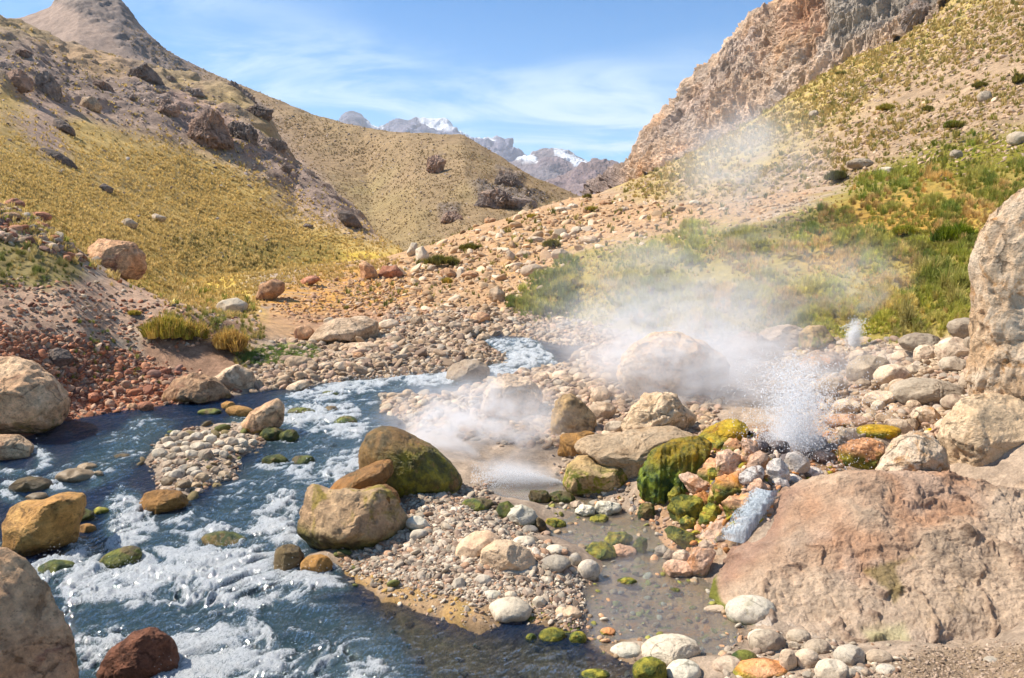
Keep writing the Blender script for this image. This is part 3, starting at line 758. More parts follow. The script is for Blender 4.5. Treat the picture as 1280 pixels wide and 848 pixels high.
b1 = n.noise(flow, 5.5, 7, 0.65, 0.9); b2 = n.noise(flow, 19, 6, 0.7, 0.6); b3 = n.noise(t, 75, 4, 0.7)
hh = n.math('ADD', n.math('MULTIPLY', b1, 0.55), n.math('ADD', n.math('MULTIPLY', b2, 0.30), n.math('MULTIPLY', b3, 0.10)))
bst = n.mapr(pa, 0, 1, 1.0, 0.16)
nm = n.add('ShaderNodeBump', ins={'Height': hh, 'Strength': bst, 'Distance': 0.17}).outputs[0]
gl = n.add('ShaderNodeBsdfGlossy', ins={'Color': (1, 1, 1), 'Roughness': 0.07, 'Normal': nm})
tr = n.add('ShaderNodeBsdfTransparent', ins={'Color': (0.76, 0.86, 0.86)})
body = n.mix(n.math('MULTIPLY', ra, 1.9, True), (0.008, 0.036, 0.105), (0.085, 0.165, 0.195))
body = n.mix(pa, body, (0.46, 0.37, 0.32))  # pale mauve diffuse tint stands in for the pool's reflection
ca = n.add('ShaderNodeVertexColor', layer_name='Calm').outputs[0]
df = n.add('ShaderNodeBsdfDiffuse', ins={'Color': body, 'Normal': nm})
dm = n.add('ShaderNodeMixShader', ins={0: n.math('MULTIPLY', n.mapr(pa, 0, 1, 0.55, 0.16), n.mapr(n.math('SUBTRACT', ca, pa), 0, 1, 1.0, 0.3)), 1: tr.outputs[0], 2: df.outputs[0]})
fr = n.add('ShaderNodeFresnel', ins={'IOR': 1.33, 'Normal': nm}).outputs[0]
sm = n.add('ShaderNodeMixShader', ins={0: n.math('MULTIPLY', fr, n.mapr(pa, 0, 1, 1.4, 2.2), True), 1: dm.outputs[0], 2: gl.outputs[0]})
fn = n.noise(flow, 24, 9, 0.82, 2.0); fn2 = n.noise(t, 90, 5, 0.8)
ff = n.math('ADD', fa, n.math('ADD', n.math('MULTIPLY', n.math('SUBTRACT', fn, 0.5), 2.9), n.math('MULTIPLY', n.math('SUBTRACT', fn2, 0.5), 1.3)))
ff = n.math('MULTIPLY', n.mapr(ff, 0.42, 1.12), n.mapr(fa, 0.02, 0.25))
fm = n.add('ShaderNodeBsdfPrincipled', ins={'Base Color': (0.95, 0.965, 0.97), 'Roughness': .35, 'Normal': n.bump(n.math('ADD', fn, n.math('MULTIPLY', fn2, .5)), 0.8, 0.08)})
fx = n.add('ShaderNodeMixShader', ins={0: n.math('MULTIPLY', ff, 0.88), 1: sm.outputs[0], 2: fm.outputs[0]})
n.l.new(fx.outputs[0], out.inputs[0])
o = mesh_from('water', Vw, fcs, mw, colors={'Foam': foam[used], 'Rapid': rap[used], 'Pool': pool_m[used], 'Calm': calm[used]})
setp(o, kind='structure', label='rushing mountain stream and shallow steaming side pool')

# ------------------------------------------------------------------ rocks
_ico = {}
def ico(level):
    if level not in _ico:
        bm = bmesh.new(); bmesh.ops.create_icosphere(bm, subdivisions=level, radius=1.0)
        v = np.array([x.co[:] for x in bm.verts]); f = np.array([[q_.index for q_ in fc.verts] for fc in bm.faces]); bm.free()
        _ico[level] = (v, f)
    return _ico[level]


def unit_rock(level, seed, facets=7, rough=0.12, fmin=.72, cam_side=False, blocky=0.0, ridge=False):
    v, f = ico(level); rs = np.random.RandomState(seed)
    p = v.copy()
    if blocky:
        p = np.sign(p) * np.abs(p) ** (1 - blocky * .5)
        p /= np.maximum(1e-9, (np.abs(p) ** 4).sum(1, keepdims=True) ** .25) ** .8
    if ridge: facets = 22; fmin = .55
    for k in range(facets):
        nrm = rs.normal(size=3)
        if cam_side: nrm[1] = -abs(nrm[1]) - .7
        nrm /= np.linalg.norm(nrm)
        d = rs.uniform(fmin - (.08 if cam_side and facets > 5 else 0), .97)
        e = p @ nrm - d
        p = p - np.maximum(e, 0)[:, None] * nrm[None] * .93
    nz_ = fbm(p * 1.3 + seed * 3.7, 3, seed) * rough + fbm(p * 4.5 + seed, 4, seed + 5, ridge=ridge) * rough * .38
    if ridge: nz_ = rough * (.35 * fbm(p * np.array([2.2, 2.2, 1]) + seed, 3, seed) + .75 * fbm(p * np.array([5.5, 5.5, 2.0]) + seed, 5, seed + 3, ridge=True, gain=.55) - .1)
    if level >= 5 or rough > .2: nz_ = nz_ + .030 * fbm(p * 9 + seed, 4, seed + 9, ridge=True, gain=.6)
    if level >= 5 and not ridge:
        ck = fbm(p * np.array([1.6, 1.6, 2.4]) + seed * 1.7, 4, seed + 21, ridge=True)
        nz_ = nz_ - .045 * sstep(ck, .50, .80) * min(1.0, rough * 9)
        nz_ = nz_ + .016 * fbm(p * 3.2 + seed, 3, seed + 31)
    return p * (1 + nz_)[:, None], f


def outline_rock(px, mat, label, name='boulder', cat='boulder', group=None, seed=0, level=5, rough=.12, facets=6, depth=.85, dy=0.0, Yf=None, sink=.12, ridge=False, blocky=0.0, fmin=.74, drip=0.0):
    px = np.array(px, float)
    vb = px[:, 1].max(); ub = px[px[:, 1] > vb - (vb - px[:, 1].min()) * .25, 0].mean()
    if Yf is None: Yf = ghit(ub, vb - 1.5)
    cu, cv_ = (px[:, 0].max() + px[:, 0].min()) / 2, (px[:, 1].max() + px[:, 1].min()) / 2
    wpx = px[:, 0].max() - px[:, 0].min()
    if wpx > 62 and level == 5: level = 6
    D = .5 * wpx / F * Yf * depth
    D = min(D, .5 * (px[:, 1].max() - px[:, 1].min()) / F * Yf * 2.2)
    Yc = Yf + D * .62 + dy
    c0 = P(cu, cv_, Yc)
    w = P(px[:, 0], px[:, 1], np.full(len(px), Yc)) - c0
    ox, oz = w[:, 0], w[:, 2]
    # smooth the closed outline and take its radius by angle
    th = np.arctan2(oz, ox); TH = np.linspace(-math.pi, math.pi, 361)
    R = np.zeros(361); n_ = len(ox)
    for i, t_ in enumerate(TH):
        dx, dz = math.cos(t_), math.sin(t_); best = 0
        for k in range(n_):
            ax, az, bx, bz = ox[k], oz[k], ox[(k + 1) % n_], oz[(k + 1) % n_]
            ex, ez = bx - ax, bz - az
            den = dx * ez - dz * ex
            if abs(den) < 1e-12: continue
            t1 = (ax * ez - az * ex) / den; s1 = (ax * dz - az * dx) / den
            if -1e-6 <= s1 <= 1 + 1e-6 and t1 > best: best = t1
        R[i] = best
    R[R <= 0] = R[R > 0].mean() if (R > 0).any() else .1
    ker = np.exp(-np.linspace(-1.6, 1.6, 13) ** 2); ker /= ker.sum()
    Rs = np.convolve(np.concatenate([R[-13:-1], R, R[1:13]]), ker, 'same')[12:-12]
    p, f = unit_rock(level, seed or (int(cu * 7 + cv_ * 13) % 9973), int(facets * 1.8) + 2 if facets > 3 else facets, rough, cam_side=True, ridge=ridge, blocky=blocky, fmin=fmin)
    ang = np.arctan2(p[:, 2], p[:, 0])
    # work in the outline's own aspect so that angles stay even
    rr = np.interp(ang, TH, Rs)
    pl = np.hypot(p[:, 0], p[:, 2])
    x = rr * pl * np.cos(ang); z = rr * pl * np.sin(ang)
    z = np.where(z < 0, z * (1 + sink), z)
    y = p[:, 1] * D
    if drip:
        dr_ = fbm(np.stack([x * 13, y * 4, z * 1.6], 1), 3, 77, ridge=True) * drip * D
        y = y - dr_ * np.clip(-p[:, 1] + .2, 0, 1)
    base = np.array([c0[0], Yc, c0[2] + z.min()])
    Vv = np.stack([x, y, z - z.min()], 1)
    o = mesh_from(name, Vv, f, M[mat] if isinstance(mat, str) else mat, loc=tuple(base), smooth=not ridge)
    setp(o, label=label, category=cat, group=group)
    return o


def ell(u, v, w_, h_, rot=0, n=14, jit=.06):
    rs = np.random.RandomState(int(abs(u * 31 + v * 17)) % 99991)
    a = np.linspace(0, 2 * math.pi, n, endpoint=False)
    r = 1 + rs.uniform(-jit, jit, n)
    x = np.cos(a) * w_ / 2 * r; y = np.sin(a) * h_ / 2 * r
    cr_, sr_ = math.cos(rot), math.sin(rot)
    return list(zip(u + x * cr_ - y * sr_, v + x * sr_ + y * cr_))

ORD = ['first', 'second', 'third', 'fourth', 'fifth', 'sixth', 'seventh', 'eighth', 'ninth', 'tenth']
def row_labels(pts, label, per=7):
    n_ = len(pts); nr_ = max(1, math.ceil(n_ / per)); order = sorted(range(n_), key=lambda i: -pts[i][1]); out_ = [None] * n_
    rown = {1: ['its line'], 2: ['the front row', 'the back row'], 3: ['the front row', 'the middle row', 'the back row']}.get(nr_, ['the front row'] + [ORD[i] + ' row from the front' for i in range(1, nr_ - 1)] + ['the back row'])
    for k in range(nr_):
        ids = sorted(order[k * n_ // nr_:(k + 1) * n_ // nr_], key=lambda i: pts[i][0])
        for j, i in enumerate(ids): out_[i] = '%s, %s from left in %s' % (label, ORD[j], rown[k])
    return out_


# material for the dripping algae mound, vertical curtains of dark green and ochre
M['drip'] = rock_mat('dripping_algae_crust', (0.30, 0.19, 0.04), (0.16, 0.14, 0.03), (0.05, 0.07, 0.012), moss=((0.02, 0.05, 0.01), (0.16, 0.20, 0.015)), mossamt=0.8, mosshi=0.62, rough=0.4, streak=0.75, sc=1.6)
M['ochre'] = rock_mat('ochre_algae_crust', (0.38, 0.23, 0.035), (0.40, 0.29, 0.06), (0.26, 0.14, 0.03), rough=0.4, sc=1.5, moss=MOSS_Y, mossamt=.5, mosshi=.6)
M['mineral'] = rock_mat('pink_mineral_slab', (0.50, 0.315, 0.225), (0.55, 0.40, 0.29), (0.46, 0.35, 0.255), bump=1.1, sc=0.8, spots=0.16, rough=0.75)
M['shelf'] = rock_mat('tan_mineral_shelf', (0.50, 0.37, 0.25), (0.58, 0.45, 0.32), (0.40, 0.28, 0.18), bump=1.2, spots=.16)
M['wall'] = rock_mat('pale_orange_bank', (0.66, 0.46, 0.30), (0.74, 0.60, 0.46), (0.58, 0.34, 0.18), bump=1.5, spots=.22, streak=.15)

def B(px, mat, label, **k): return outline_rock(px, mat, label, **k)

# ---- left side
B([(-160, 705), (-60, 678), (0, 690), (30, 705), (58, 738), (78, 790), (90, 848), (96, 930), (60, 990), (-160, 990)], 'pink', 'huge smooth pinkish brown boulder cut off by the bottom left corner', level=6, Yf=4.35, rough=.06, facets=4, depth=.6)
B([(124, 838), (136, 815), (158, 796), (184, 789), (203, 798), (214, 812), (223, 832), (214, 848), (170, 860), (130, 852)], 'redbrown', 'dark red brown rock standing in white rapids at the bottom', level=6, facets=9, rough=.10)
B([(4, 655), (14, 640), (58, 627), (90, 630), (93, 650), (84, 682), (40, 700), (6, 692)], 'orangewet', 'squarish orange brown block at the left bank above the corner boulder', level=5, facets=6, blocky=.8, rough=.05, depth=.9)
B([(-80, 470), (-30, 450), (5, 447), (35, 453), (60, 474), (79, 500), (78, 524), (50, 541), (0, 549), (-80, 556)], 'pinkwet', 'big pale boulder with a dark top cut off by the left edge', level=6, rough=.08, facets=6)
B([(-40, 552), (-10, 545), (18, 545), (38, 560), (36, 572), (0, 580), (-40, 580)], 'pinkwet', 'low smooth grey pink boulder in dark water under the big pale boulder', level=5, rough=.06)
B(ell(70, 449, 40, 25), 'dark', 'grey stone alone on the red scree with grass under it', level=5)
B([(202, 492), (214, 476), (240, 467), (262, 474), (286, 492), (284, 504), (240, 507), (204, 506)], 'pinkwet', 'broad pinkish brown boulder at the foot of the red scree', level=5, facets=7)
B([(258, 478), (275, 463), (295, 457), (314, 466), (319, 484), (308, 492), (272, 490)], 'tan', 'pale tan boulder right of the broad pinkish one at the waterline', level=5, facets=6)
B([(104, 312), (118, 303), (140, 300), (158, 307), (174, 319), (176, 334), (162, 347), (135, 342), (106, 330)], 'pink', 'largest grey pink block on the left ridge beside yellow grass', level=5, facets=8, blocky=.5, rough=.07)
B([(80, 290), (84, 278), (96, 275), (105, 284), (108, 296), (98, 302), (82, 300)], 'pink', 'rounded reddish boulder left of its squat neighbour on the ridge', level=4)
B([(104, 300), (108, 288), (122, 283), (133, 289), (134, 300), (120, 306), (106, 305)], 'pink', 'squat reddish boulder directly behind the largest ridge block', level=4)
B(ell(70, 267, 20, 16), 'pink', 'small upright reddish rock highest behind the ridge boulders', level=4)
B(ell(50, 271, 28, 13, .1), 'red', 'flat reddish rock between the ridge stones', level=4)
B(ell(18, 256, 26, 15), 'red', 'rust red rock at the left edge on top of the ridge', level=4)
B(ell(46, 282, 30, 12, .2), 'red', 'reddish flat slab in front of the ridge stones', level=4)
B(ell(12, 272, 26, 14), 'pink', 'grey pink rock at the left edge below the rust red one', level=4)
B(ell(186, 352, 44, 17, .15), 'greysm', 'flat grey slab just right of the largest ridge block', level=4)
B(ell(180, 342, 20, 9), 'red', 'small red stone on top of the flat grey slab', level=4)
B(ell(290, 384, 38, 22), 'pale', 'pale pinkish boulder at the lower end of the grassy slope', level=4)
B([(318, 372), (325, 356), (342, 348), (355, 353), (356, 364), (340, 376), (322, 378)], 'pink', 'pinkish boulder at the left end of the orange soil bank', level=4, facets=8)
B(ell(387, 351, 26, 12, -.25), 'red', 'dark red rock leaning on the orange soil bank', level=4)
B([(450, 345), (449, 330), (456, 326), (466, 332), (474, 345), (470, 352), (455, 352)], 'pink', 'upright brown rock at the top of the orange soil', level=4)
B([(472, 344), (478, 333), (495, 332), (504, 342), (500, 350), (478, 350)], 'red', 'reddish block right of the upright brown rock', level=4)
B([(518, 330), (520, 312), (528, 307), (536, 318), (540, 330)], 'pale', 'pale pointed rock left of the olive bushes', level=4)
B([(508, 316), (514, 304), (522, 303), (522, 318), (512, 322)], 'pale', 'small pale pointed rock behind the taller pale one', level=4)
B([(386, 424), (400, 408), (425, 400), (450, 400), (468, 406), (472, 420), (466, 432), (440, 428), (410, 428)], 'tan', 'large flat topped tan boulder on the gravel left of the upper stream', level=5, facets=8, blocky=.5, rough=.07)
B(ell(452, 434, 48, 12), 'tan', 'flat tan stone below the large flat topped boulder', level=4)
B(ell(412, 403, 16, 13), 'pale', 'small pale block standing left on the flat topped boulder', level=4)
B(ell(380, 417, 26, 20), 'pink', 'round pinkish boulder left of the flat topped tan one', level=4)
B(ell(374, 454, 36, 18, .1), 'tan', 'pale oval stone at the edge of the green grass patch', level=4)
B(ell(372, 484, 32, 14, -.3), 'tan', 'tan stone at the gravel edge where the stream turns', level=4)
B([(790 - 180, 372), (612, 362), (622, 358), (632, 366), (632, 376), (615, 380)], 'tan', 'orange tan boulder at the foot of the stony slope', level=4)
B([(608, 330 + 12), (570, 344), (562, 338), (568, 332), (578, 336), (580, 346)], 'dark', 'dark stone behind the stony slope centre', level=4) if False else None
B([(556, 474), (562, 458), (580, 450), (600, 452), (612, 460), (612, 474), (590, 480), (565, 480)], 'cob', 'broad boulder half hidden by steam in front of the upper stream', level=5)
B([(600, 512), (612, 478), (635, 466), (660, 474), (676, 494), (670, 520), (630, 528)], 'tan', 'big pale boulder dissolving in the left steam cloud', level=5)

# ---- rocks in the stream
B([(296, 532), (312, 516), (330, 504), (346, 499), (355, 507), (354, 528), (342, 540), (316, 545), (298, 542)], 'pinkwet', 'pointed pink boulder tipping over at the head of the cobble island', level=5, facets=8, rough=.08)
B(ell(340, 544, 32, 19), 'mossdark', 'wet ochre rock under the pointed pink boulder', level=4)
B(ell(362, 547, 26, 19), 'mossdark', 'round green streaked rock right of the wet ochre one', level=4)
B(ell(300, 515, 34, 15, .15), 'orangewet', 'low orange rock in the water behind the pointed boulder', level=4)
B(ell(262, 516, 30, 10), 'mossdark', 'dark low rock awash behind the cobble island', level=4)
B(ell(285, 508, 18, 12), 'orangewet', 'small ochre rock awash behind the low orange rock', level=4)
B([(172, 630), (180, 618), (202, 613), (224, 618), (233, 630), (222, 640), (190, 645), (174, 641)], 'orangewet', 'bright orange brown rock at the downstream tip of the cobble island', level=5, facets=6)
B(ell(432, 528, 30, 15), 'mossdark', 'dark wet rock in the middle of the stream', level=4)
B(ell(414, 512, 16, 9), 'darkwet', 'small black rock upstream of the dark wet one', level=4)
B(ell(376, 516, 40, 12), 'mossdark', 'flat mossy ledge breaking the current upstream', level=4)
B(ell(412, 493, 26, 8), 'mossdark', 'thin mossy rock awash near the stream bend', level=4)
B(ell(343, 577, 32, 16), 'mossdark', 'ochre and green rock right of the cobble island', level=4)
B(ell(378, 577, 34, 14), 'mossdark', 'dark algae covered rock in fast water right of the ochre one', level=4)
B(ell(38, 608, 52, 22), 'darkwet', 'brown wet rock in blue water above the squarish block', level=4)
B(ell(94, 596, 46, 18, .1), 'cobwet', 'brown flat stone in the left channel', level=4)
B(ell(108, 585, 26, 12), 'cobwet', 'small brown stone behind the flat one in the left channel', level=4)
B(ell(122, 594, 16, 10), 'cobwet', 'small grey stone beside the flat brown one', level=4)
B(ell(46, 622, 28, 11), 'cobwet', 'small grey brown stone just behind the squarish block', level=4)
B(ell(102, 646, 30, 18), 'mossdark', 'dark greenish stone touching the squarish block', level=4)
B(ell(108, 662, 24, 14), 'orangewet', 'small ochre stone right below the greenish one', level=4)
B(ell(152, 572, 22, 9), 'darkwet', 'tiny dark rock awash left of the cobble island', level=4)
B(ell(150, 700, 56, 26, -.3), 'mossdark', 'olive mossy rock poking out of the rapids', level=5)
B(ell(70, 712, 44, 22), 'mossdark', 'yellow green mossy rock below the squarish block', level=4)
B(ell(125, 640, 20, 12), 'yelmoss', 'small bright green stone at the edge of the white chute', level=4)
B(ell(280, 676, 60, 18, .1), 'mossdark', 'submerged mossy ledge in the middle of the rapids', level=4, sink=.3)
B(ell(360, 700, 44, 36), 'darkwet', 'dark wet brown rock at the foot of the big tan boulder', level=5)
B(ell(395, 708, 42, 27), 'orangewet', 'smooth rounded brown rock in front of the big tan boulder', level=5, rough=.04, facets=3)

# ---- central boulders
B([(449, 588), (452, 560), (461, 542), (478, 535), (496, 538), (520, 549), (545, 564), (565, 582), (579, 600), (570, 612), (520, 622), (470, 618), (452, 606)], 'mound', 'large brown dome streaked with green algae beside the steaming jet', level=6, facets=3, rough=.07, depth=.75)
B([(404, 614), (420, 602), (448, 590), (476, 577), (489, 576), (491, 592), (478, 606), (460, 618), (436, 626), (412, 622)], 'slab', 'rusty slab leaning against the algae streaked dome', level=5, facets=8, rough=.08, Yf=7.72, sink=.5)
B([(372, 668), (374, 640), (380, 616), (390, 608), (408, 618), (430, 614), (452, 616), (474, 609), (490, 614), (500, 632), (513, 656), (508, 672), (480, 684), (450, 690), (415, 696), (384, 688)], 'hero', 'biggest tan boulder with yellow algae at the tip of the gravel bar', level=6, facets=7, rough=.11, depth=.75)
B([(440, 618), (456, 612), (482, 608), (496, 616), (500, 630), (480, 634), (455, 628)], 'slab', 'thin brown rock lying on the biggest tan boulder', level=5, Yf=7.25)
B(ell(521, 656, 30, 20, .2), 'palemoss', 'yellowish rounded stone at the right foot of the biggest tan boulder', level=4)
B([(564, 696), (575, 678), (592, 667), (612, 666), (626, 674), (622, 688), (600, 700), (572, 702)], 'tanflat', 'smooth tan boulder on the gravel bar left of its ring marked twin', level=5, facets=4, rough=.05)
B([(598, 706), (602, 688), (618, 679), (640, 679), (662, 690), (672, 704), (664, 714), (630, 718), (604, 716)], 'tanflat', 'ring marked tan boulder in the middle of the gravel bar', level=5, facets=5, rough=.08)
B(ell(637, 764, 56, 29, -.05, jit=.04), 'pale', 'big whitish flat cobble near the lower edge of the gravel bar', level=5, rough=.03, facets=3)
B(ell(694, 706, 40, 21, -.05, jit=.03), 'grey', 'grey egg shaped cobble right of the ring marked boulder', level=5, rough=.03, facets=2)
B(ell(736, 713, 29, 26, 0, jit=.03), 'grey', 'round grey cobble at the edge of the steaming pool', level=5, rough=.03, facets=2)
B(ell(719, 700, 17, 17, 0), 'grey', 'small grey cobble between the egg shaped and the round one', level=4, rough=.03, facets=2)
B(ell(695, 688, 26, 12, .1), 'pale', 'pale oblong cobble behind the egg shaped one', level=4, rough=.03, facets=2)
B(ell(648, 716, 42, 10, .1), 'grey', 'long thin grey stone under the ring marked boulder', level=4)
B(ell(604, 727, 24, 16), 'grey', 'greyish cobble below the ring marked boulder', level=4, rough=.04)
B(ell(574, 731, 18, 17), 'grey', 'upright pale grey cobble on the open gravel', level=4, rough=.04)
B(ell(615, 745, 26, 12), 'palemoss', 'yellow grey cobble behind the big whitish one', level=4, rough=.04)
B(ell(638, 745, 17, 11), 'pale', 'small white stone right behind the big whitish cobble', level=4, rough=.04)
B(ell(674, 754, 18, 17, .4), 'pale', 'yellowish cobble right of the big whitish one', level=4, rough=.05)
B(ell(682, 726, 18, 10), 'pale', 'small white stone below the egg shaped cobble', level=4)
B(ell(710, 767, 36, 15, .05), 'tanflat', 'tan oval stone at the lower right end of the gravel bar', level=4)
B(ell(522, 670, 24, 15, -.3), 'grey', 'grey angular stone left on the gravel bar', level=4)
B(ell(548, 668, 16, 9), 'grey', 'small grey oval stone behind the smooth tan boulder', level=4)
B([(574, 636), (580, 626), (604, 624), (618, 628), (618, 640), (590, 642)], 'mossdark', 'dark green slimy rock left on the far gravel', level=5, moss=None) if False else B([(574, 636), (580, 626), (604, 624), (618, 628), (618, 640), (590, 642)], 'mossdark', 'dark green slimy rock left on the far gravel', level=4)
B([(616, 644), (624, 630), (636, 627), (645, 636), (640, 648), (622, 650)], 'mossdark', 'brown green rock beside the slimy dark green one', level=4)
B([(622, 652), (634, 636), (652, 632), (668, 640), (674, 652), (668, 660), (630, 656)], 'palemoss', 'pale peach rock with a green foot at the pool edge', level=5)
B([(668, 656), (672, 646), (682, 652), (684, 664), (674, 668)], 'darkwet', 'dark little rock right of the peach one', level=4)
B(ell(655, 678, 30, 13), 'pale', 'pale cobble between the peach rock and the ring marked boulder', level=4)
B(ell(662, 663, 22, 11), 'grey', 'grey cobble directly in front of the peach rock', level=4)

# ---- middle rocks around the steam
B([(690, 545), (690, 520), (694, 502), (704, 493), (716, 494), (732, 505), (744, 520), (747, 534), (738, 545), (712, 550)], 'brownb', 'upright brown boulder standing in the steam', level=5, facets=7)
B([(698, 566), (702, 548), (722, 542), (740, 546), (738, 560), (730, 574), (706, 576)], 'orangewet', 'square brown block under the upright boulder', level=5, blocky=.7)
B([(703, 602), (708, 584), (722, 572), (748, 569), (770, 573), (785, 586), (788, 604), (776, 618), (745, 622), (715, 617)], 'mossboulder', 'big brown boulder with a green mossy face above the pool', level=6, facets=7, rough=.09)
B([(716, 560), (732, 548), (760, 545), (800, 540), (845, 536), (868, 545), (868, 562), (845, 580), (812, 588), (790, 596), (772, 590), (765, 578), (735, 574)], 'shelf', 'wide flat tan mineral shelf behind the green mossy boulders', level=6, facets=4, rough=.12, depth=.6)
B([(775, 530), (788, 512), (806, 498), (826, 489), (842, 494), (852, 508), (866, 520), (860, 540), (820, 548), (785, 546)], 'shelf', 'lumpy tan rock like folded dough behind the mineral shelf', level=6, facets=3, rough=.22)
B([(770, 470), (776, 446), (792, 428), (815, 417), (848, 417), (880, 426), (904, 446), (908, 470), (890, 490), (850, 500), (812, 502), (786, 492)], 'wall', 'huge boulder veiled by steam left of the tall geyser', level=6, facets=5, rough=.1, depth=.7)
B([(738, 494), (744, 484), (756, 482), (766, 492), (762, 506), (744, 506)], 'tan', 'rounded stone right behind the upright boulder', level=4)
B(ell(752, 515, 36, 26), 'tan', 'tan rounded boulder right of the upright one', level=4)
B(ell(770, 535, 30, 18), 'greysm', 'grey stone between the upright boulder and the folded rock', level=4)
B([(904, 440), (912, 425), (930, 416), (948, 418), (966, 430), (978, 442), (970, 455), (940, 452), (912, 452)], 'crag_r', 'jagged brown rock behind the tall geyser', level=5, ridge=True, rough=.25)
B([(944, 424), (960, 411), (985, 406), (1004, 410), (1010, 425), (1000, 440), (965, 440)], 'tan', 'smooth pale boulder between the jagged and the mossy rock', level=5)
B([(998, 436), (1000, 417), (1012, 407), (1030, 408), (1042, 424), (1038, 438), (1016, 444)], 'mossboulder', 'ochre and green rock left of the small geyser', level=5)
B([(1000, 458), (1010, 444), (1040, 440), (1058, 452), (1050, 466), (1015, 470)], 'crag_r', 'rough brown rock below the ochre one', level=4)

# ---- algae mound and the orange rocks below the geyser
B([(800, 620), (796, 600), (808, 572), (828, 556), (852, 548), (876, 548), (890, 556), (880, 575), (862, 590), (858, 612), (846, 632), (818, 634)], 'drip', 'dark green dripping algae mound beside the orange rocks', level=6, facets=2, rough=.16, depth=.7, drip=.22)
B([(862, 560), (878, 543), (898, 530), (920, 525), (934, 532), (930, 546), (905, 555), (885, 566), (868, 572)], 'ochre', 'bright yellow ochre algae hump rising from the dripping mound', level=5, facets=1, rough=.14)
org = [((915, 561, 26, 24), 'crustor', 'small bright orange stone on top of the orange heap'),
       ((912, 580, 34, 34), 'crustpink', 'rounded pink stone high on the orange heap'),
       ((938, 566, 24, 36), 'crustpink', 'tall pink rock behind the rounded pink stone'),
       ((948, 578, 34, 30), 'crustpink', 'pink and white rock left of the black stones'),
       ((890, 592, 50, 34), 'crustor', 'long pinkish rock sloping across the orange heap'),
       ((878, 583, 26, 12), 'crustor', 'flat orange flake above the yellow lump'),
       ((858, 594, 30, 28), 'yelmoss', 'yellow green lump at the left of the orange heap'),
       ((872, 606, 52, 20), 'crustpink', 'peach coloured rock under the long pinkish one'),
       ((893, 594, 18, 22), 'yelmoss', 'mossy yellow knob set in the peach rocks'),
       ((918, 612, 46, 40), 'crustor', 'rough salmon rock in the middle of the orange heap'),
       ((940, 598, 30, 26), 'white', 'white crusted stone right of the salmon rock'),
       ((948, 612, 24, 24), 'crustpink', 'pinkish stone just above the little waterfall'),
       ((925, 636, 40, 34), 'crustor', 'orange rock left of the little waterfall'),
       ((900, 622, 34, 30), 'crustor', 'deep orange rock with pits in the orange heap'),
       ((858, 638, 44, 42), 'yelmoss', 'big yellow green moss lump above the pool'),
       ((878, 628, 40, 26), 'crustor', 'orange rock with moss over the big yellow lump'),
       ((846, 622, 20, 30), 'yelmoss', 'narrow yellow moss lump at the foot of the dripping mound'),
       ((890, 648, 36, 30), 'yelmoss', 'mossy knob below the pitted orange rock'),
       ((860, 656, 22, 22), 'yelmoss', 'small yellow moss tuft stone over the pool'),
       ((895, 667, 38, 22), 'crustpink', 'smooth peach stone with yellow moss by the pool'),
       ((852, 672, 40, 22), 'yelmoss', 'dark green mossy stone at the pool edge'),
       ((868, 677, 16, 12), 'yelmoss', 'little moss stone beside the smooth peach stone'),
       ((806, 640, 26, 24), 'mossdark', 'green mossy stone under the dripping mound')]
for (u, v, a, b), m_, lb in org: B(ell(u, v, a, b, (u * 7 % 5 - 2) * .25, jit=.2, n=11), m_, lb, name='rock', cat='rock', level=5, group='orange and mossy rocks below the tall geyser', rough=.26, facets=7, fmin=.62)
geo = [((996, 580, 34, 30), 'white', 'white round stone in front of the geyser mouth'), ((972, 590, 30, 34), 'white', 'white stone with dark veins left of the round white one'),
       ((960, 548, 22, 14), 'black', 'small black stone behind the pink ones'), ((975, 560, 28, 20), 'black', 'black wet stone left of the geyser mouth'),
       ((985, 575, 20, 14), 'black', 'dark stone behind the veined white one'), ((1005, 553, 26, 20), 'black', 'round black stone behind the white round one'),
       ((1022, 556, 28, 22), 'black', 'glossy black stone right of the geyser mouth'), ((1030, 573, 30, 20), 'black', 'low black stone at the right rim of the geyser'),
       ((1010, 568, 20, 14), 'black', 'little black stone touching the white round one'), ((990, 600, 26, 14), 'white', 'flat pale stone at the foot of the white round one'),
       ((950, 558, 22, 16), 'black', 'dark stone near the orange heap top'), ((1042, 562, 22, 16), 'black', 'outermost dark stone toward the pink rock'),
       ((975, 606, 24, 16), 'white', 'pale stone at the top of the little waterfall'), ((1012, 590, 34, 12), 'white', 'thin whitish stone beside the mineral slab')]
for (u, v, a, b), m_, lb in geo: B(ell(u, v, a, b, 0, jit=.08), m_, lb, name='stone', cat='stone', level=5, group='stones round the mouth of the tall geyser', rough=.12, facets=4)
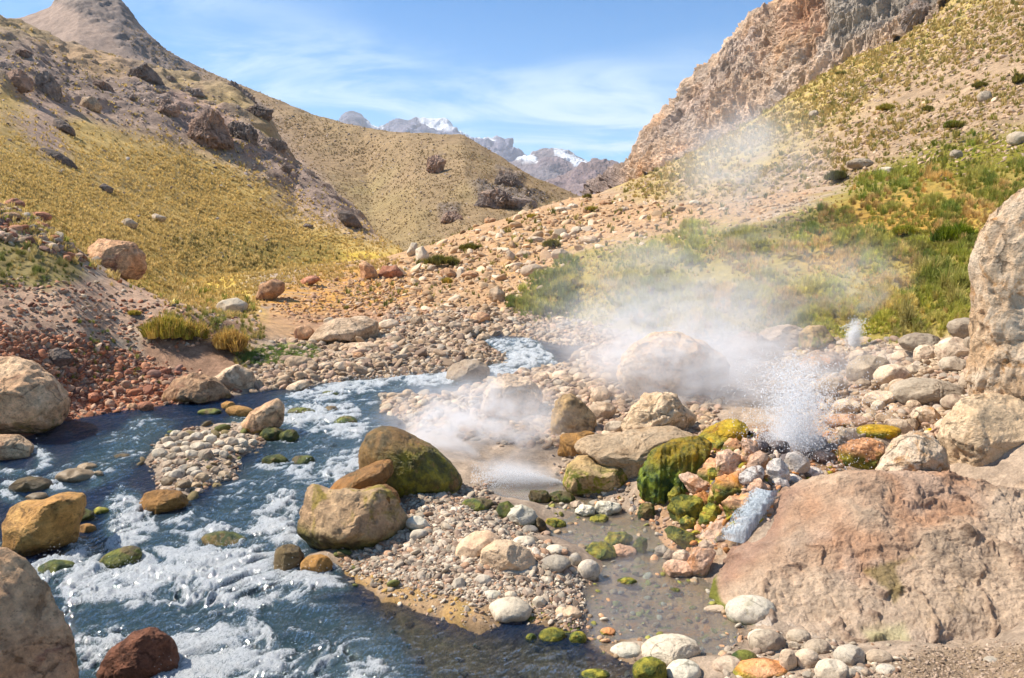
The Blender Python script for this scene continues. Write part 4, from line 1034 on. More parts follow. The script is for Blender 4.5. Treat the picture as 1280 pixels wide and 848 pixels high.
pl = [((876, 703, 28, 42), 'crustpink', 'upright reddish brown stone at the pool edge', .5), ((848, 712, 46, 20), 'crustpink', 'flat peach stone left of the upright reddish one', 0),
      ((852, 698, 26, 18), 'cob', 'pinkish cobble behind the flat peach stone', 0), ((838, 694, 16, 14), 'cob', 'small cobble left of the pinkish one', 0), ((884, 683, 20, 16), 'cob', 'pinkish grey round stone above the upright reddish one', 0),
      ((900, 690, 30, 10), 'cob', 'thin stone wedged against the mineral slab', -.2), ((802, 682, 20, 20), 'mossdark', 'green mossy cobble in the trickle', 0), ((828, 690, 20, 16), 'grey', 'wet grey cobble in the trickle', 0),
      ((772, 675, 34, 18), 'yelmoss', 'green topped stone in the middle of the pool', 0), ((752, 690, 40, 20), 'yelmoss', 'flat green mossy stone in the pool', .1), ((778, 690, 34, 14), 'crustpink', 'orange flat stone beside the green topped one', 0),
      ((784, 728, 26, 9), 'yelmoss', 'small flat mossy stone awash in the open pool', 0), ((844, 739, 16, 6), 'mossdark', 'tiny stone awash in the open pool', 0), ((694, 655, 28, 12), 'yelmoss', 'flat green mossy stone at the left end of the pool', 0),
      ((674, 622, 30, 18), 'mossdark', 'dark green stone left of the big brown mossy boulder', 0), ((700, 622, 36, 14), 'mossdark', 'low green stone in front of the big brown mossy boulder', 0), ((732, 640, 26, 16), 'palemoss', 'pale stone with green side in the upper pool', 0),
      ((758, 636, 34, 20), 'palemoss', 'rounded olive stone in the upper pool', 0), ((748, 650, 26, 10), 'yelmoss', 'flat yellow green stone in front of the rounded olive one', 0), ((722, 632, 18, 10), 'cob', 'small tan stone at the head of the pool', 0)]
for (u, v, a, b), m_, lb, r in pl: B(ell(u, v, a, b, r, jit=.16), m_, lb, name='stone', cat='stone', level=5, group='stones in and around the steaming pool', rough=.2, facets=6)

# ---- the big mineral slab and the right side
rows = [[(985, 640, 7.9), (1060, 622, 8.0), (1180, 622, 8.0), (1300, 632, 7.9), (1560, 660, 7.6)],
        [(956, 630, 7.45), (985, 606, 7.4), (1020, 596, 7.3), (1060, 589, 7.2), (1120, 588, 7.15), (1180, 588, 7.15), (1215, 592, 7.15), (1250, 600, 7.1), (1300, 598, 7.1), (1560, 610, 7.0)],
        [(920, 672, 7.0), (985, 650, 6.85), (1060, 632, 6.75), (1130, 622, 6.75), (1180, 640, 6.6), (1240, 628, 6.6), (1300, 650, 6.45), (1560, 690, 6.1)],
        [(896, 712, 6.65), (980, 700, 6.4), (1080, 690, 6.3), (1180, 688, 6.25), (1300, 690, 6.15), (1560, 730, 5.7)],
        [(886, 738, 6.4), (930, 752, 6.1), (1000, 752, 6.0), (1080, 745, 5.95), (1180, 740, 5.9), (1300, 735, 5.85), (1560, 780, 5.4)],
        [(884, 748, 6.35), (910, 768, 6.05), (950, 784, 5.85), (1000, 796, 5.68), (1060, 812, 5.5), (1110, 822, 5.4), (1160, 826, 5.35), (1200, 812, 5.5), (1300, 808, 5.5), (1560, 830, 5.2)],
        [(880, 780, 6.3), (950, 830, 5.8), (1060, 860, 5.5), (1160, 870, 5.4), (1300, 850, 5.5), (1560, 880, 5.2)]]
G = loft(rows, 620, [30, 90, 90, 90, 60, 14]); N = flat(grid_normals(G)); g = flat(G); U, V = proj(g)
a1 = fbm(g * np.array([1.1, 1.1, 1.6]), 5, 201, ridge=True); a2 = fbm(g * 4.2, 5, 202); a3 = fbm(g * 1.9 + 5, 4, 203); a4 = fbm(g * 17, 4, 204, ridge=True)
fis = fbm(g * np.array([2.6, 2.6, .9]) + .4 * a3[:, None], 4, 205, ridge=True)
smooth_ = reg(U, V, [(880, 760), (960, 610), (1060, 585), (1130, 600), (1090, 660), (980, 690), (900, 770)], 30, a3)
am = 1 - .7 * smooth_
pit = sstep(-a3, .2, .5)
ledge = np.sin((g[:, 2] * 1.0 + .10 * a3 + .05 * a2) * 19); ledge = np.sign(ledge) * np.abs(ledge) ** .5 * .02
crev = sstep(fis, .55, .85)
g = g + N * (.07 * a1 * (.4 + .6 * am) + am * (.035 * a2 + .018 * a4 - .05 * pit + ledge * 1.3 - .04 * crev))[:, None]
c = np.tile(np.array([.49, .37, .27]), (len(g), 1))
c = lerp3(c, reg(U, V, [(880, 740), (900, 690), (960, 620), (1060, 585), (1190, 590), (1200, 640), (1080, 690), (1000, 650), (940, 700), (900, 750)], 26, a1 * 1.5) * sstep(a3, -.6, .3), (.42, .25, .16))
c = lerp3(c, reg(U, V, [(890, 700), (960, 622), (1010, 596), (960, 680), (905, 730)], 10, a1) * .7, (.32, .20, .15))
c = lerp3(c, sstep(a3, .1, .5) * .5, (.48, .38, .30))
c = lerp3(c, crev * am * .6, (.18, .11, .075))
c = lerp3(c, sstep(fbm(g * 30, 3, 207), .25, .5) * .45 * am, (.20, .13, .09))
c = lerp3(c, reg(U, V, [(880, 765), (950, 775), (1060, 800), (1160, 812), (1300, 795), (1560, 830), (1560, 900), (880, 900)], 9, a2) * .7, (.58, .52, .45))
c = lerp3(c, reg(U, V, [(1085, 705), (1108, 700), (1145, 689), (1148, 693), (1122, 702), (1130, 735), (1118, 748), (1106, 728)], 4, a2 * 1.6) * sstep(a4, -.9, .1) * .75, (.17, .13, .05))
c = lerp3(c, reg(U, V, [(1150, 745), (1200, 735), (1220, 765), (1160, 775)], 8, a2) * sstep(a2, -.2, .4) * .8, (.24, .15, .06))
c = lerp3(c, reg(U, V, [(1080, 780), (1130, 775), (1140, 800), (1090, 800)], 6, a2) * .4, (.36, .38, .18))
c = lerp3(c, reg(U, V, [(880, 700), (892, 700), (900, 750), (930, 772), (950, 790), (880, 770)], 3, a2) * .85, (.13, .15, .02))
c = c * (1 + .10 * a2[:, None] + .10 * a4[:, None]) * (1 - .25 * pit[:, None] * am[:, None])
M['slab_crust'] = vcol_mat('mineral_crust', 7.0, 1.0, 0.05, 0.20, 55, rough=.65)
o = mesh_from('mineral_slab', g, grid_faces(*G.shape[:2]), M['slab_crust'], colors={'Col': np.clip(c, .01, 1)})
setp(o, label='enormous pinkish mineral slab filling the lower right', category='rock slab')
B([(1046, 580), (1050, 560), (1066, 551), (1090, 549), (1110, 556), (1112, 572), (1090, 588), (1060, 590)], 'crustor', 'rounded orange pink rock on the upper edge of the slab', level=5)
B([(1100, 590), (1112, 566), (1130, 546), (1150, 540), (1166, 546), (1180, 562), (1186, 582), (1182, 598), (1140, 600), (1110, 598)], 'wall', 'lumpy pink knob on top of the mineral slab', level=6, rough=.18, facets=3, Yf=7.3)
B([(1180, 545), (1190, 520), (1214, 500), (1250, 494), (1300, 500), (1310, 590), (1260, 606), (1215, 598), (1190, 580)], 'shelf', 'lumpy tan block between the slab and the right cliff', level=6, rough=.16, facets=4, Yf=7.6)
B([(1212, 470), (1222, 420), (1224, 380), (1220, 335), (1236, 300), (1262, 268), (1300, 236), (1380, 200), (1460, 300), (1460, 560), (1380, 610), (1290, 596), (1240, 560), (1216, 520)], 'wall', 'towering pale orange bank cut off by the right edge', level=7, rough=.13, facets=4, depth=.6, Yf=7.9)
rt = [((1152, 430, 56, 26), 'greysm', 'dark rounded boulder below the tall grass'), ((1192, 440, 44, 36), 'cob', 'brown boulder against the right bank', ), ((1208, 411, 44, 28), 'greysm', 'grey wedge shaped boulder under the tall grass'),
      ((1222, 393, 20, 18), 'cob', 'small pale boulder squeezed against the orange bank'), ((1214, 433, 24, 24), 'greysm', 'grey boulder between the brown one and the bank'), ((1156, 443, 28, 24), 'cob', 'squarish boulder under the dark rounded one'),
      ((1193, 457, 38, 22), 'greysm', 'pale grey oval boulder under the brown one'), ((1158, 492, 92, 38), 'greysm', 'largest flat pale boulder of the right cobble field'), ((1085, 462, 56, 34), 'greysm', 'sloping smooth boulder behind the geyser spray'),
      ((1116, 470, 46, 28), 'cob', 'rounded boulder right of the sloping smooth one'), ((1076, 448, 30, 20), 'cob', 'small pinkish boulder right below the small geyser'), ((1212, 478, 26, 20), 'cob', 'rounded stone touching the orange bank'),
      ((1100, 500, 44, 22), 'cob', 'flat tan boulder in thin steam'), ((1160, 522, 40, 26), 'wall', 'pinkish boulder just behind the lumpy tan block'), ((1196, 505, 34, 22), 'cob', 'stone lodged above the lumpy tan block'),
      ((1126, 534, 40, 20), 'cob', 'tan stone behind the pink knob'), ((1128, 446, 26, 16), 'cob', 'small brown stone left of the squarish boulder'), ((1040, 484, 40, 24), 'cob', 'steam veiled stone behind the spray'), ((1060, 510, 36, 22), 'cob', 'steam veiled stone right of the spray'),
      ((1060, 548, 26, 26), 'cob', 'reddish upright stone right of the tall geyser')]
for e in rt: B(ell(*e[0][:4], (e[0][0] % 7 - 3) * .06, jit=.06), e[1], e[2], level=5, group='boulders piled between geyser and right bank', rough=.07, facets=6)
rs_ = [((838, 813, 74, 30), 'pale', 'largest pale oval cobble at the bottom edge of the pool'), ((855, 840, 44, 26), 'palemoss', 'pale cobble with mossy foot below the largest oval one'), ((812, 840, 44, 34), 'yelmoss', 'moss covered cobble at the bottom edge'),
       ((783, 814, 40, 16), 'palemoss', 'flat white cobble ringed with green algae'), ((722, 798, 22, 16), 'yelmoss', 'bright green mossy stone at the tip of the gravel bar'), ((690, 795, 34, 16), 'yelmoss', 'yellow green mossy stone left of the bright green one'), ((664, 798, 14, 11), 'yelmoss', 'tiny mossy stone in clear water'),
       ((958, 803, 46, 28), 'greysm', 'grey brown oval cobble at the foot of the slab'), ((950, 797, 30, 18), 'pale', 'pale cobble half behind the grey brown oval one'), ((998, 796, 30, 16), 'greysm', 'grey oval cobble tucked under the slab'), ((1022, 810, 34, 18), 'greysm', 'tan oval cobble right of the grey oval one'),
       ((1008, 824, 30, 24), 'cob', 'round tan cobble below the tan oval one'), ((985, 826, 22, 30), 'cob', 'upright peach cobble left of the round tan one'), ((930, 824, 34, 18), 'mossdark', 'dark green mossy stone left of the bottom cobbles'), ((1062, 820, 40, 24), 'grey', 'blue grey oval cobble under the slab edge'),
       ((1040, 840, 44, 28), 'pale', 'pale cobble cut off by the bottom edge'), ((1098, 822, 34, 16), 'cob', 'pinkish cobble right of the blue grey one'), ((1108, 838, 26, 12), 'grey', 'small grey cobble at the bottom edge'), ((1074, 840, 22, 12), 'grey', 'small dark grey cobble below the blue grey one'),
       ((950, 838, 70, 20), 'crustor', 'orange stained flat rock at the bottom edge'), ((910, 832, 40, 18), 'cob', 'brown flat stone in the pool outlet'), ((895, 762, 34, 8), 'cob', 'thin stone at the waterline of the slab'), ((742, 845, 40, 12), 'yelmoss', 'green algae covered rock cut off by the bottom edge'), ((760, 790, 20, 9), 'crustor', 'small orange stone at the pool outlet'),
       ((938, 764, 62, 34), 'palemoss', 'smooth pale hump at the lower left foot of the slab'), ((1240, 826, 20, 8), 'grey', 'lone small stone on the brown sand')]
for (u, v, a, b), m_, lb in rs_: B(ell(u, v, a, b, -.06, jit=.045), m_, lb, name='cobble', cat='cobble', level=5, group='cobbles along the bottom edge', rough=.045, facets=3)

B(ell(1098, 540, 60, 16), 'ochre', 'flat ochre algae crust behind the orange pink rock', level=5, rough=.1, facets=2)
B(ell(1062, 528, 60, 18), 'crustpink', 'flat pink crusted rock behind the black geyser stones', level=5, rough=.12)

# ---- dark crags and boulders on the hillsides
def hill_point(key, u, v):
    Gk = HILLS[key][0]; U_, V_ = proj(Gk); d2 = (U_ - u) ** 2 + (V_ - v) ** 2
    k = np.argmin(d2 + Gk[..., 1] * .02); return Gk.reshape(-1, 3)[k]
def HB(key, px, mat, label, **k):
    px = np.array(px, float); vb = px[:, 1].max(); ub = px[px[:, 1] > vb - 6, 0].mean()
    Yh = float(hill_point(key, ub, vb)[1])
    return outline_rock(px, mat, label, Yf=Yh, dy=np.ptp(px[:, 0]) / F * Yh * (.12 if k.get('ridge') else 0), **k)
cr = dict(name='rock_outcrop', cat='rock outcrop', ridge=True)
M['craghill'] = rock_mat('hill_crag', (0.22, 0.175, 0.15), (0.29, 0.235, 0.20), (0.34, 0.24, 0.18), sc=.22, bump=1.3, streak=.5)
M['cragwarm'] = rock_mat('warm_hill_crag', (0.36, 0.24, 0.18), (0.40, 0.29, 0.23), (0.22, 0.15, 0.12), sc=.25, bump=1.3, streak=.4)
HB('L1', [(268, 150), (275, 118), (290, 108), (310, 122), (328, 150), (332, 175), (310, 186), (280, 176)], 'craghill', 'tallest dark crag on the rib of the left hill', level=6, rough=.5, **cr)
HB('L1', [(228, 175), (240, 150), (256, 138), (272, 145), (280, 165), (292, 182), (270, 190), (240, 186)], 'cragwarm', 'pinkish brown crag left of the tallest dark one', level=6, rough=.45, **cr)
HB('L1', [(156, 98), (165, 82), (178, 78), (192, 90), (200, 103), (175, 106)], 'craghill', 'black crag below the rocky summit', level=5, rough=.45, **cr)
HB('L1', [(222, 118), (232, 108), (246, 110), (254, 120), (236, 124)], 'craghill', 'small dark crag between the black and the tallest one', level=5, rough=.45, **cr)
HB('L1', [(2, 112), (6, 92), (22, 86), (36, 96), (38, 112), (18, 116)], 'cragwarm', 'pair of blocks standing at the upper left edge', level=5, rough=.2, **cr)
HB('L1', [(42, 110), (46, 96), (60, 92), (72, 108), (74, 128), (56, 126)], 'craghill', 'dark crag right of the upper left blocks', level=5, rough=.45, **cr)
HB('L1', [(100, 132), (104, 121), (116, 120), (126, 132), (124, 140), (108, 138)], 'tan', 'pale boulder high on the left slope', level=5)
HB('L1', [(66, 160), (68, 148), (78, 150), (90, 160), (94, 170), (78, 168)], 'dark', 'brown boulder with a long shadow on the left slope', level=5)
HB('L1', [(50, 192), (54, 184), (68, 188), (86, 200), (96, 212), (80, 208), (60, 200)], 'dark', 'long grey brown rock lying on the middle of the left slope', level=5)
HB('L1', [(124, 234), (130, 229), (142, 236), (140, 242), (128, 240)], 'dark', 'small grey rock below the long one', level=4)
HB('L1', [(418, 272), (422, 263), (434, 262), (444, 270), (454, 284), (450, 290), (434, 284)], 'dark', 'dark boulder on the lower crest of the left slope', level=5)
HB('L1', [(192, 142), (196, 130), (208, 124), (222, 132), (220, 144), (204, 148)], 'cragwarm', 'brown outcrop under the small dark crag', level=5, rough=.4, **cr)
HB('L1', [(160, 124), (164, 119), (172, 122), (170, 127)], 'dark', 'small grey rock above the pale boulder', level=4)
HB('L1', [(150, 278), (160, 272), (172, 280), (168, 286), (154, 284)], 'greysm', 'pale grey rock in the yellow grass above the ridge', level=4)
HB('L1', [(185, 272), (194, 267), (208, 272), (204, 277), (190, 276)], 'greysm', 'bluish grey rock right of the pale grey one', level=4)
HB('L1', [(378, 283), (382, 279), (392, 282), (390, 286)], 'dark', 'little rock in grass near the lower crest', level=4)
HB('L2', [(532, 212), (536, 198), (548, 194), (556, 202), (552, 214), (540, 218)], 'cragwarm', 'outcrop under the rounded shoulder', level=5, rough=.6, **cr)
HB('L2', [(620, 228), (626, 214), (640, 216), (652, 228), (660, 238), (640, 240), (626, 236)], 'craghill', 'dark crag high above the notch of the valley', level=5, rough=.45, **cr)
HB('L2', [(596, 256), (604, 240), (622, 236), (640, 246), (662, 250), (668, 260), (640, 264), (610, 264)], 'craghill', 'broad dark crag at the foot of the shoulder', level=5, rough=.5, **cr)
HB('L2', [(550, 278), (556, 266), (570, 264), (576, 274), (566, 282)], 'cragwarm', 'brown outcrop at the bottom of the shoulder', level=5, rough=.45, **cr)
CRG = [(302, 168, 44, 22, 0), (322, 140, 30, 18, 0), (345, 182, 22, 16, 0), (288, 194, 26, 12, 1), (212, 100, 18, 8, 0), (130, 108, 26, 10, 1), (355, 212, 16, 12, 0), (30, 70, 34, 12, 1), (250, 158, 26, 16, 1)]
for (u, v, a, b, m_), lb in zip(CRG, row_labels(CRG, 'jagged crag on the left rib')):
    HB('L1', ell(u, v, a, b, .35, n=9, jit=.3), 'cragwarm' if m_ else 'craghill', lb, level=5, rough=.55, group='jagged crags along the rib of the left hill', **cr)
def RB(u, v, a, b, m_, lb, **k): HB('R1', ell(u, v, a, b), m_, lb, **k)
RB(1075, 205, 34, 14, 'greysm', 'pale grey boulder on the slope beside the dark bush', level=5)
RB(1110, 213, 22, 9, 'pale', 'white rock right of the dark slope bush', level=4)
RB(1196, 193, 16, 12, 'greysm', 'grey rock in green grass on the right slope', level=4)
RB(1232, 122, 20, 16, 'greysm', 'grey boulder high on the right slope', level=4)
RB(1018, 143, 14, 10, 'greysm', 'grey rock in the tufts of the upper right slope', level=4)
RB(1272, 174, 26, 18, 'greysm', 'grey rock at the right edge of the frame on the slope', level=4)
RB(1122, 262, 38, 18, 'cragwarm', 'rough reddish lump in the orange grass', level=5, rough=.3)
RB(1210, 256, 36, 12, 'tan', 'flat pinkish rock on the green slope near the orange bank', level=4)
HB('R1', [(1128, 42), (1134, 10), (1146, -2), (1160, 6), (1164, 26), (1150, 40)], 'craghill', 'dark pillar at the right end of the cliff', level=5, rough=.4, **cr)

# ---- rubble on the mid ground that reads one by one
mids = [(560, 342, 20, 14), (540, 336, 14, 9), (682, 362, 28, 12), (600, 398, 26, 16), (620, 412, 18, 12), (566, 408, 22, 12), (640, 402, 14, 10), (486, 407, 26, 16), (520, 402, 18, 14), (700, 318, 24, 14), (735, 300, 24, 12), (722, 288, 18, 10),
        (655, 318, 20, 10), (665, 338, 30, 16), (588, 344, 24, 10), (612, 276, 16, 8), (628, 270, 14, 7), (670, 300, 22, 9), (640, 262, 12, 7), (700, 262, 16, 8), (716, 258, 14, 7), (756, 254, 14, 7), (540, 270, 14, 8), (690, 278, 14, 7), (780, 262, 16, 7), (870, 254, 18, 8), (850, 262, 14, 7), (905, 262, 14, 6), (940, 248, 14, 6)]
def small(u, v, a, b, m_, lb, nm_='stone', grp=None, key=None, rough=.08, facets=6, level=4):
    if key: return HB(key, ell(u, v, a, b, jit=.12), m_, lb, level=level, name=nm_, cat=nm_, group=grp, rough=rough, facets=facets)
    return B(ell(u, v, a, b, jit=.12), m_, lb, level=level, name=nm_, cat=nm_, group=grp, rough=rough, facets=facets)
rr_ = random.Random(3)
for (u, v, a, b), lb in zip(mids, row_labels(mids, 'angular stone on the stony slope')):
    small(u, v, a, b, rr_.choice(['tan', 'pink', 'tan', 'pale', 'cob']), lb, grp='larger stones of the stony slope')

def fill(poly, n_, smin, smax, mats, label, grp, nm_, seed, asp=.66, wateris=False, rough=.05, facets=4, level=4, mind=.72):
    R_ = random.Random(seed); P_ = np.array(poly); done = []; tries = 0
    while len(done) < n_ and tries < 6000:
        tries += 1
        u = R_.uniform(P_[:, 0].min(), P_[:, 0].max()); v = R_.uniform(P_[:, 1].min(), P_[:, 1].max())
        if poly_sdf(np.array([u]), np.array([v]), poly)[0] < 0: continue
        s = R_.uniform(smin, smax) * (1 + .25 * (v - P_[:, 1].mean()) / max(20, np.ptp(P_[:, 1])))
        if any(((u - a) / 1.0) ** 2 + ((v - b) / asp) ** 2 < ((s + c_) * .5 * mind) ** 2 for a, b, c_ in done): continue
        done.append((u, v, s))
    done = sorted(done, key=lambda t: t[1]); lbs = row_labels(done, label)
    for (u, v, s), lb in zip(done, lbs):
        B(ell(u, v, s, s * asp * R_.uniform(.8, 1.15), R_.uniform(-.25, .25), jit=.05), R_.choice(mats), lb, name=nm_, cat=nm_, group=grp, level=level, rough=rough, facets=facets)
fill([(188, 560), (215, 543), (300, 540), (318, 555), (290, 570), (200, 574)], 34, 12, 22, ['pale', 'pale', 'grey', 'greysm'], 'pale cobble heaped on the stream island', 'cobbles heaped on the midstream island', 'cobble', 11, mind=.62)
fill([(195, 600), (230, 585), (265, 598), (250, 618), (205, 618)], 9, 14, 26, ['cob', 'grey', 'cobwet'], 'brownish cobble at the island end', 'brown cobbles at the island end', 'cobble', 12)
fill([(195, 578), (300, 575), (300, 596), (220, 600)], 9, 10, 20, ['cobwet', 'cob', 'grey'], 'half wet cobble amid the island', 'half wet cobbles of the island', 'cobble', 13)
fill([(700, 462), (760, 470), (772, 500), (748, 482), (690, 492), (640, 480)], 20, 14, 26, ['cob', 'greysm', 'tan'], 'cobble right of upper stream', 'cobbles right of the upper stream', 'cobble', 14)
fill([(1040, 440), (1130, 430), (1170, 470), (1210, 500), (1190, 540), (1120, 530), (1040, 520)], 20, 14, 28, ['cob', 'greysm', 'tan'], 'small stone between right boulders', 'stones between the right boulders', 'stone', 15, facets=6)
fill([(470, 408), (600, 400), (620, 414), (600, 428), (500, 424)], 14, 10, 18, ['cob', 'tan', 'greysm'], 'stone lining the far stream edge', 'stones lining the far stream edge', 'stone', 16, facets=7)
fill([(380, 440), (470, 435), (460, 465), (390, 462)], 12, 10, 20, ['cob', 'pink', 'tan'], 'tan stone at the stream bend', 'stones at the stream bend', 'stone', 17, facets=6)
fill([(640, 460), (700, 470), (640, 478)], 4, 12, 18, ['cob'], 'stone below the upper rapids', 'stones at the upper rapids', 'stone', 18)
fill([(100, 470), (200, 490), (190, 512), (90, 520)], 9, 10, 20, ['red', 'red', 'pink'], 'reddish stone below the scree', 'stones at the foot of the red scree', 'stone', 19, facets=8, rough=.09)
fill([(960, 790), (1100, 830), (1120, 848), (970, 848)], 9, 12, 20, ['grey', 'cob', 'greysm'], 'small cobble at the bottom edge', 'small cobbles of the bottom edge', 'cobble', 20)
fill([(560, 700), (600, 722), (700, 745), (660, 740), (560, 745), (520, 700)], 13, 9, 16, ['grey', 'pale', 'cob'], 'small pebble on the gravel bar', 'larger pebbles of the gravel bar', 'pebble', 21, level=3)

# ------------------------------------------------------------------ merged scatter of loose stones and grass (nobody could count them)
us_ = np.arange(-160, 1761, 5.0); vs_ = np.arange(200, 1000, 4.0)
ys2 = np.exp(np.linspace(math.log(2.8), math.log(105), 420))
UU, VV_ = np.meshgrid(us_, vs_)
_xr, _zr = ray(UU.ravel(), VV_.ravel())
GY = np.full(_xr.shape, 100.0); found = np.zeros(_xr.shape, bool); prev = np.full(_xr.shape, -9.0)
for k, yk in enumerate(ys2):
    z = np.maximum(gsample(_xr * yk, np.full(_xr.shape, yk)), zw(yk))
    qq = (z - H) / yk - _zr
    hit = (~found) & (qq >= 0)
    if k: GY[hit] = ys2[k - 1] + (yk - ys2[k - 1]) * (-prev[hit]) / np.maximum(qq[hit] - prev[hit], 1e-9)
    found |= hit; prev = qq
GY = GY.reshape(UU.shape)
def gy(u, v):
    a = np.clip((u + 160) / 5.0, 0, len(us_) - 1.01); b = np.clip((v - 200) / 4.0, 0, len(vs_) - 1.01)
    i = b.astype(int); j = a.astype(int); fb = b - i; fa = a - j
    return GY[i, j] * (1 - fb) * (1 - fa) + GY[i, j + 1] * (1 - fb) * fa + GY[i + 1, j] * fb * (1 - fa) + GY[i + 1, j + 1] * fb * fa


def on_ground(poly, n_, rs, water=False, soft=6, clump=0.0):
    Pp = np.array(poly, float)
    u = rs.uniform(Pp[:, 0].min(), Pp[:, 0].max(), n_ * 4); v = rs.uniform(Pp[:, 1].min(), Pp[:, 1].max(), n_ * 4)
    s = poly_sdf(u, v, poly) + rs.normal(0, soft, len(u))
    k = s > 0
    u, v = u[k], v[k]
    Y = gy(u, v); ok = Y < 98; u, v, Y = u[ok], v[ok], Y[ok]
    xr, _ = ray(u, v); x = xr * Y
    z = gsample(x, Y); sd = gsample(x, Y, SDGRID)
    ok = np.ones(len(x), bool) if water else sd < 0.02
    if clump: ok &= fbm(np.stack([u * .03, v * .06, 0 * u], 1), 3, int(clump * 100)) > rs.uniform(-.6, .3, len(u))
    idx = np.nonzero(ok)[0][:n_]
    return np.stack([x, Y, z], 1)[idx]


def on_hill(key, poly, n_, rs, soft=6):
    Gk = HILLS[key][0]
    i = rs.uniform(0, Gk.shape[0] - 1.01, n_ * 14); j = rs.uniform(0, Gk.shape[1] - 1.01, n_ * 14)
    a = i.astype(int); b = j.astype(int)
    p = Gk[a, b]
    p = p + (Gk[a + 1, b] - p) * (i - a)[:, None] + (Gk[a, b + 1] - p) * (j - b)[:, None]
    U_, V_ = proj(p)
    ok = (poly_sdf(U_, V_, poly) + rs.normal(0, soft, len(U_)) > 0)
    # even density in the picture: weight by cell area seen
    e1 = np.stack(proj(Gk[a + 1, b]), -1) - np.stack(proj(Gk[a, b]), -1); e2 = np.stack(proj(Gk[a, b + 1]), -1) - np.stack(proj(Gk[a, b]), -1)
    ar = np.abs(e1[:, 0] * e2[:, 1] - e1[:, 1] * e2[:, 0]); ar = ar / (np.percentile(ar[ok], 90) + 1e-9) if ok.any() else ar
    ok &= rs.uniform(0, 1, len(ar)) < ar
    ok &= fbm(p * np.array([.12, .12, .3]), 4, 55) > rs.uniform(-.75, .35, len(p))
    idx = np.nonzero(ok)[0][:n_]
    return p[idx]


def merge(name, protos, pos, scale, rs, cols, mat, label, kindname='stuff', cat=None, tilt=.35, smooth=True, group=None, aim=None):
    Vs, Fs, Cs = [], [], []; off = 0
    pid = rs.randint(0, len(protos), len(pos))
    for k, (pv, pf, pc) in enumerate(protos):
        idx = np.nonzero(pid == k)[0]
        if not len(idx): continue
        m_ = len(idx); a = rs.uniform(0, 2 * math.pi, m_)
        ca, sa = np.cos(a), np.sin(a)
        v = pv[None].repeat(m_, 0) * scale[idx][:, None, :]
        x = v[..., 0] * ca[:, None] - v[..., 1] * sa[:, None]; y = v[..., 0] * sa[:, None] + v[..., 1] * ca[:, None]; z = v[..., 2]
        tx = rs.normal(0, tilt, m_)[:, None]; ty = rs.normal(0, tilt, m_)[:, None]
        if aim is not None: tx = tx + aim[0]; ty = ty + aim[1]
        z2 = z - x * tx - y * ty
        if aim is not None or tilt < .3:
            x = x + z * tx; y = y + z * ty
        v = np.stack([x, y, z2], -1) + pos[idx][:, None, :]
        Vs.append(v.reshape(-1, 3))
        Fs.append((pf[None] + (np.arange(m_) * len(pv))[:, None, None] + off).reshape(-1, 3)); off += m_ * len(pv)
        c = cols[idx][:, None, :] * (pc[None, :, None] if pc is not None else 1)
        Cs.append(np.broadcast_to(c, (m_, len(pv), 3)).reshape(-1, 3))
    o = mesh_from(name, np.concatenate(Vs), np.concatenate(Fs), mat, smooth=smooth, colors={'Col': np.clip(np.concatenate(Cs), .005, 1)})
    setp(o, label=label, kind=kindname, category=cat, group=group)
    return o


def tri(f): return f
ANG2 = [(lambda r: (r[0] * np.array([1, .8, .62]), r[1], None))(unit_rock(2, 300 + k, 7, .14, fmin=.55)) for k in range(8)]
RND2 = [(lambda r: (r[0] * np.array([1, .78, .55]), r[1], None))(unit_rock(2, 400 + k, 3, .07, fmin=.8)) for k in range(8)]
ANG3 = [(lambda r: (r[0] * np.array([1, .8, .62]), r[1], None))(unit_rock(3, 500 + k, 9, .16, fmin=.55)) for k in range(8)]


def stones(name, label, poly, n_, smin, smax, pal, protos, seed, key=None, water=False, soft=6, pw=2.2, clump=0.0, bright=.18):
    rs = np.random.RandomState(seed)
    pos = on_hill(key, poly, n_, rs, soft) if key else on_ground(poly, n_, rs, water, soft, clump)
    m_ = len(pos)
    px = smin + (smax - smin) * rs.uniform(0, 1, m_) ** pw
    r = px / F * pos[:, 1] * .5
    sc_ = r[:, None] * rs.uniform(.8, 1.2, (m_, 3))
    pos = pos + np.array([0, 0, .08]) * r[:, None]
    pal = np.array(pal); c = pal[rs.randint(0, len(pal), m_)] * (1 + rs.normal(0, bright, (m_, 1)))
    return merge(name, protos, pos, sc_, rs, np.clip(c, .03, .75), M['stones'], label)


TANP = [(.44, .33, .23), (.38, .27, .18), (.50, .40, .29), (.32, .23, .16), (.42, .29, .21), (.35, .29, .23), (.28, .20, .15)]
REDP = [(.42, .19, .11), (.46, .24, .15), (.34, .15, .09), (.48, .32, .22), (.26, .12, .08), (.40, .27, .19), (.22, .13, .10)]
GREYP = [(.38, .31, .24), (.46, .38, .29), (.33, .25, .19), (.28, .20, .15), (.52, .44, .35), (.38, .24, .16), (.25, .19, .145), (.35, .29, .22)]
stones('gravel', 'fine grey brown gravel covering the bar between stream and pool', [(425, 700), (500, 640), (520, 605), (600, 610), (640, 650), (680, 680), (740, 740), (735, 788), (660, 764), (600, 752), (540, 740), (480, 724), (430, 712)], 12000, 2.0, 8.5, GREYP, RND2, 1, pw=2.0, soft=4)
stones('gravel', 'sparse small stones on the orange mud margin of the bar', [(430, 705), (520, 725), (640, 745), (740, 775), (740, 800), (600, 790), (520, 760), (440, 725)], 420, 2.5, 11, GREYP + [(.30, .20, .12), (.46, .30, .12)], ANG2, 28, pw=2.2)
stones('pebbles', 'larger rounded pebbles on the bar between stream and pool', [(430, 700), (510, 640), (520, 610), (610, 615), (650, 660), (720, 720), (720, 770), (620, 735), (500, 715)], 900, 8, 17, GREYP, RND2, 2, pw=2.2)
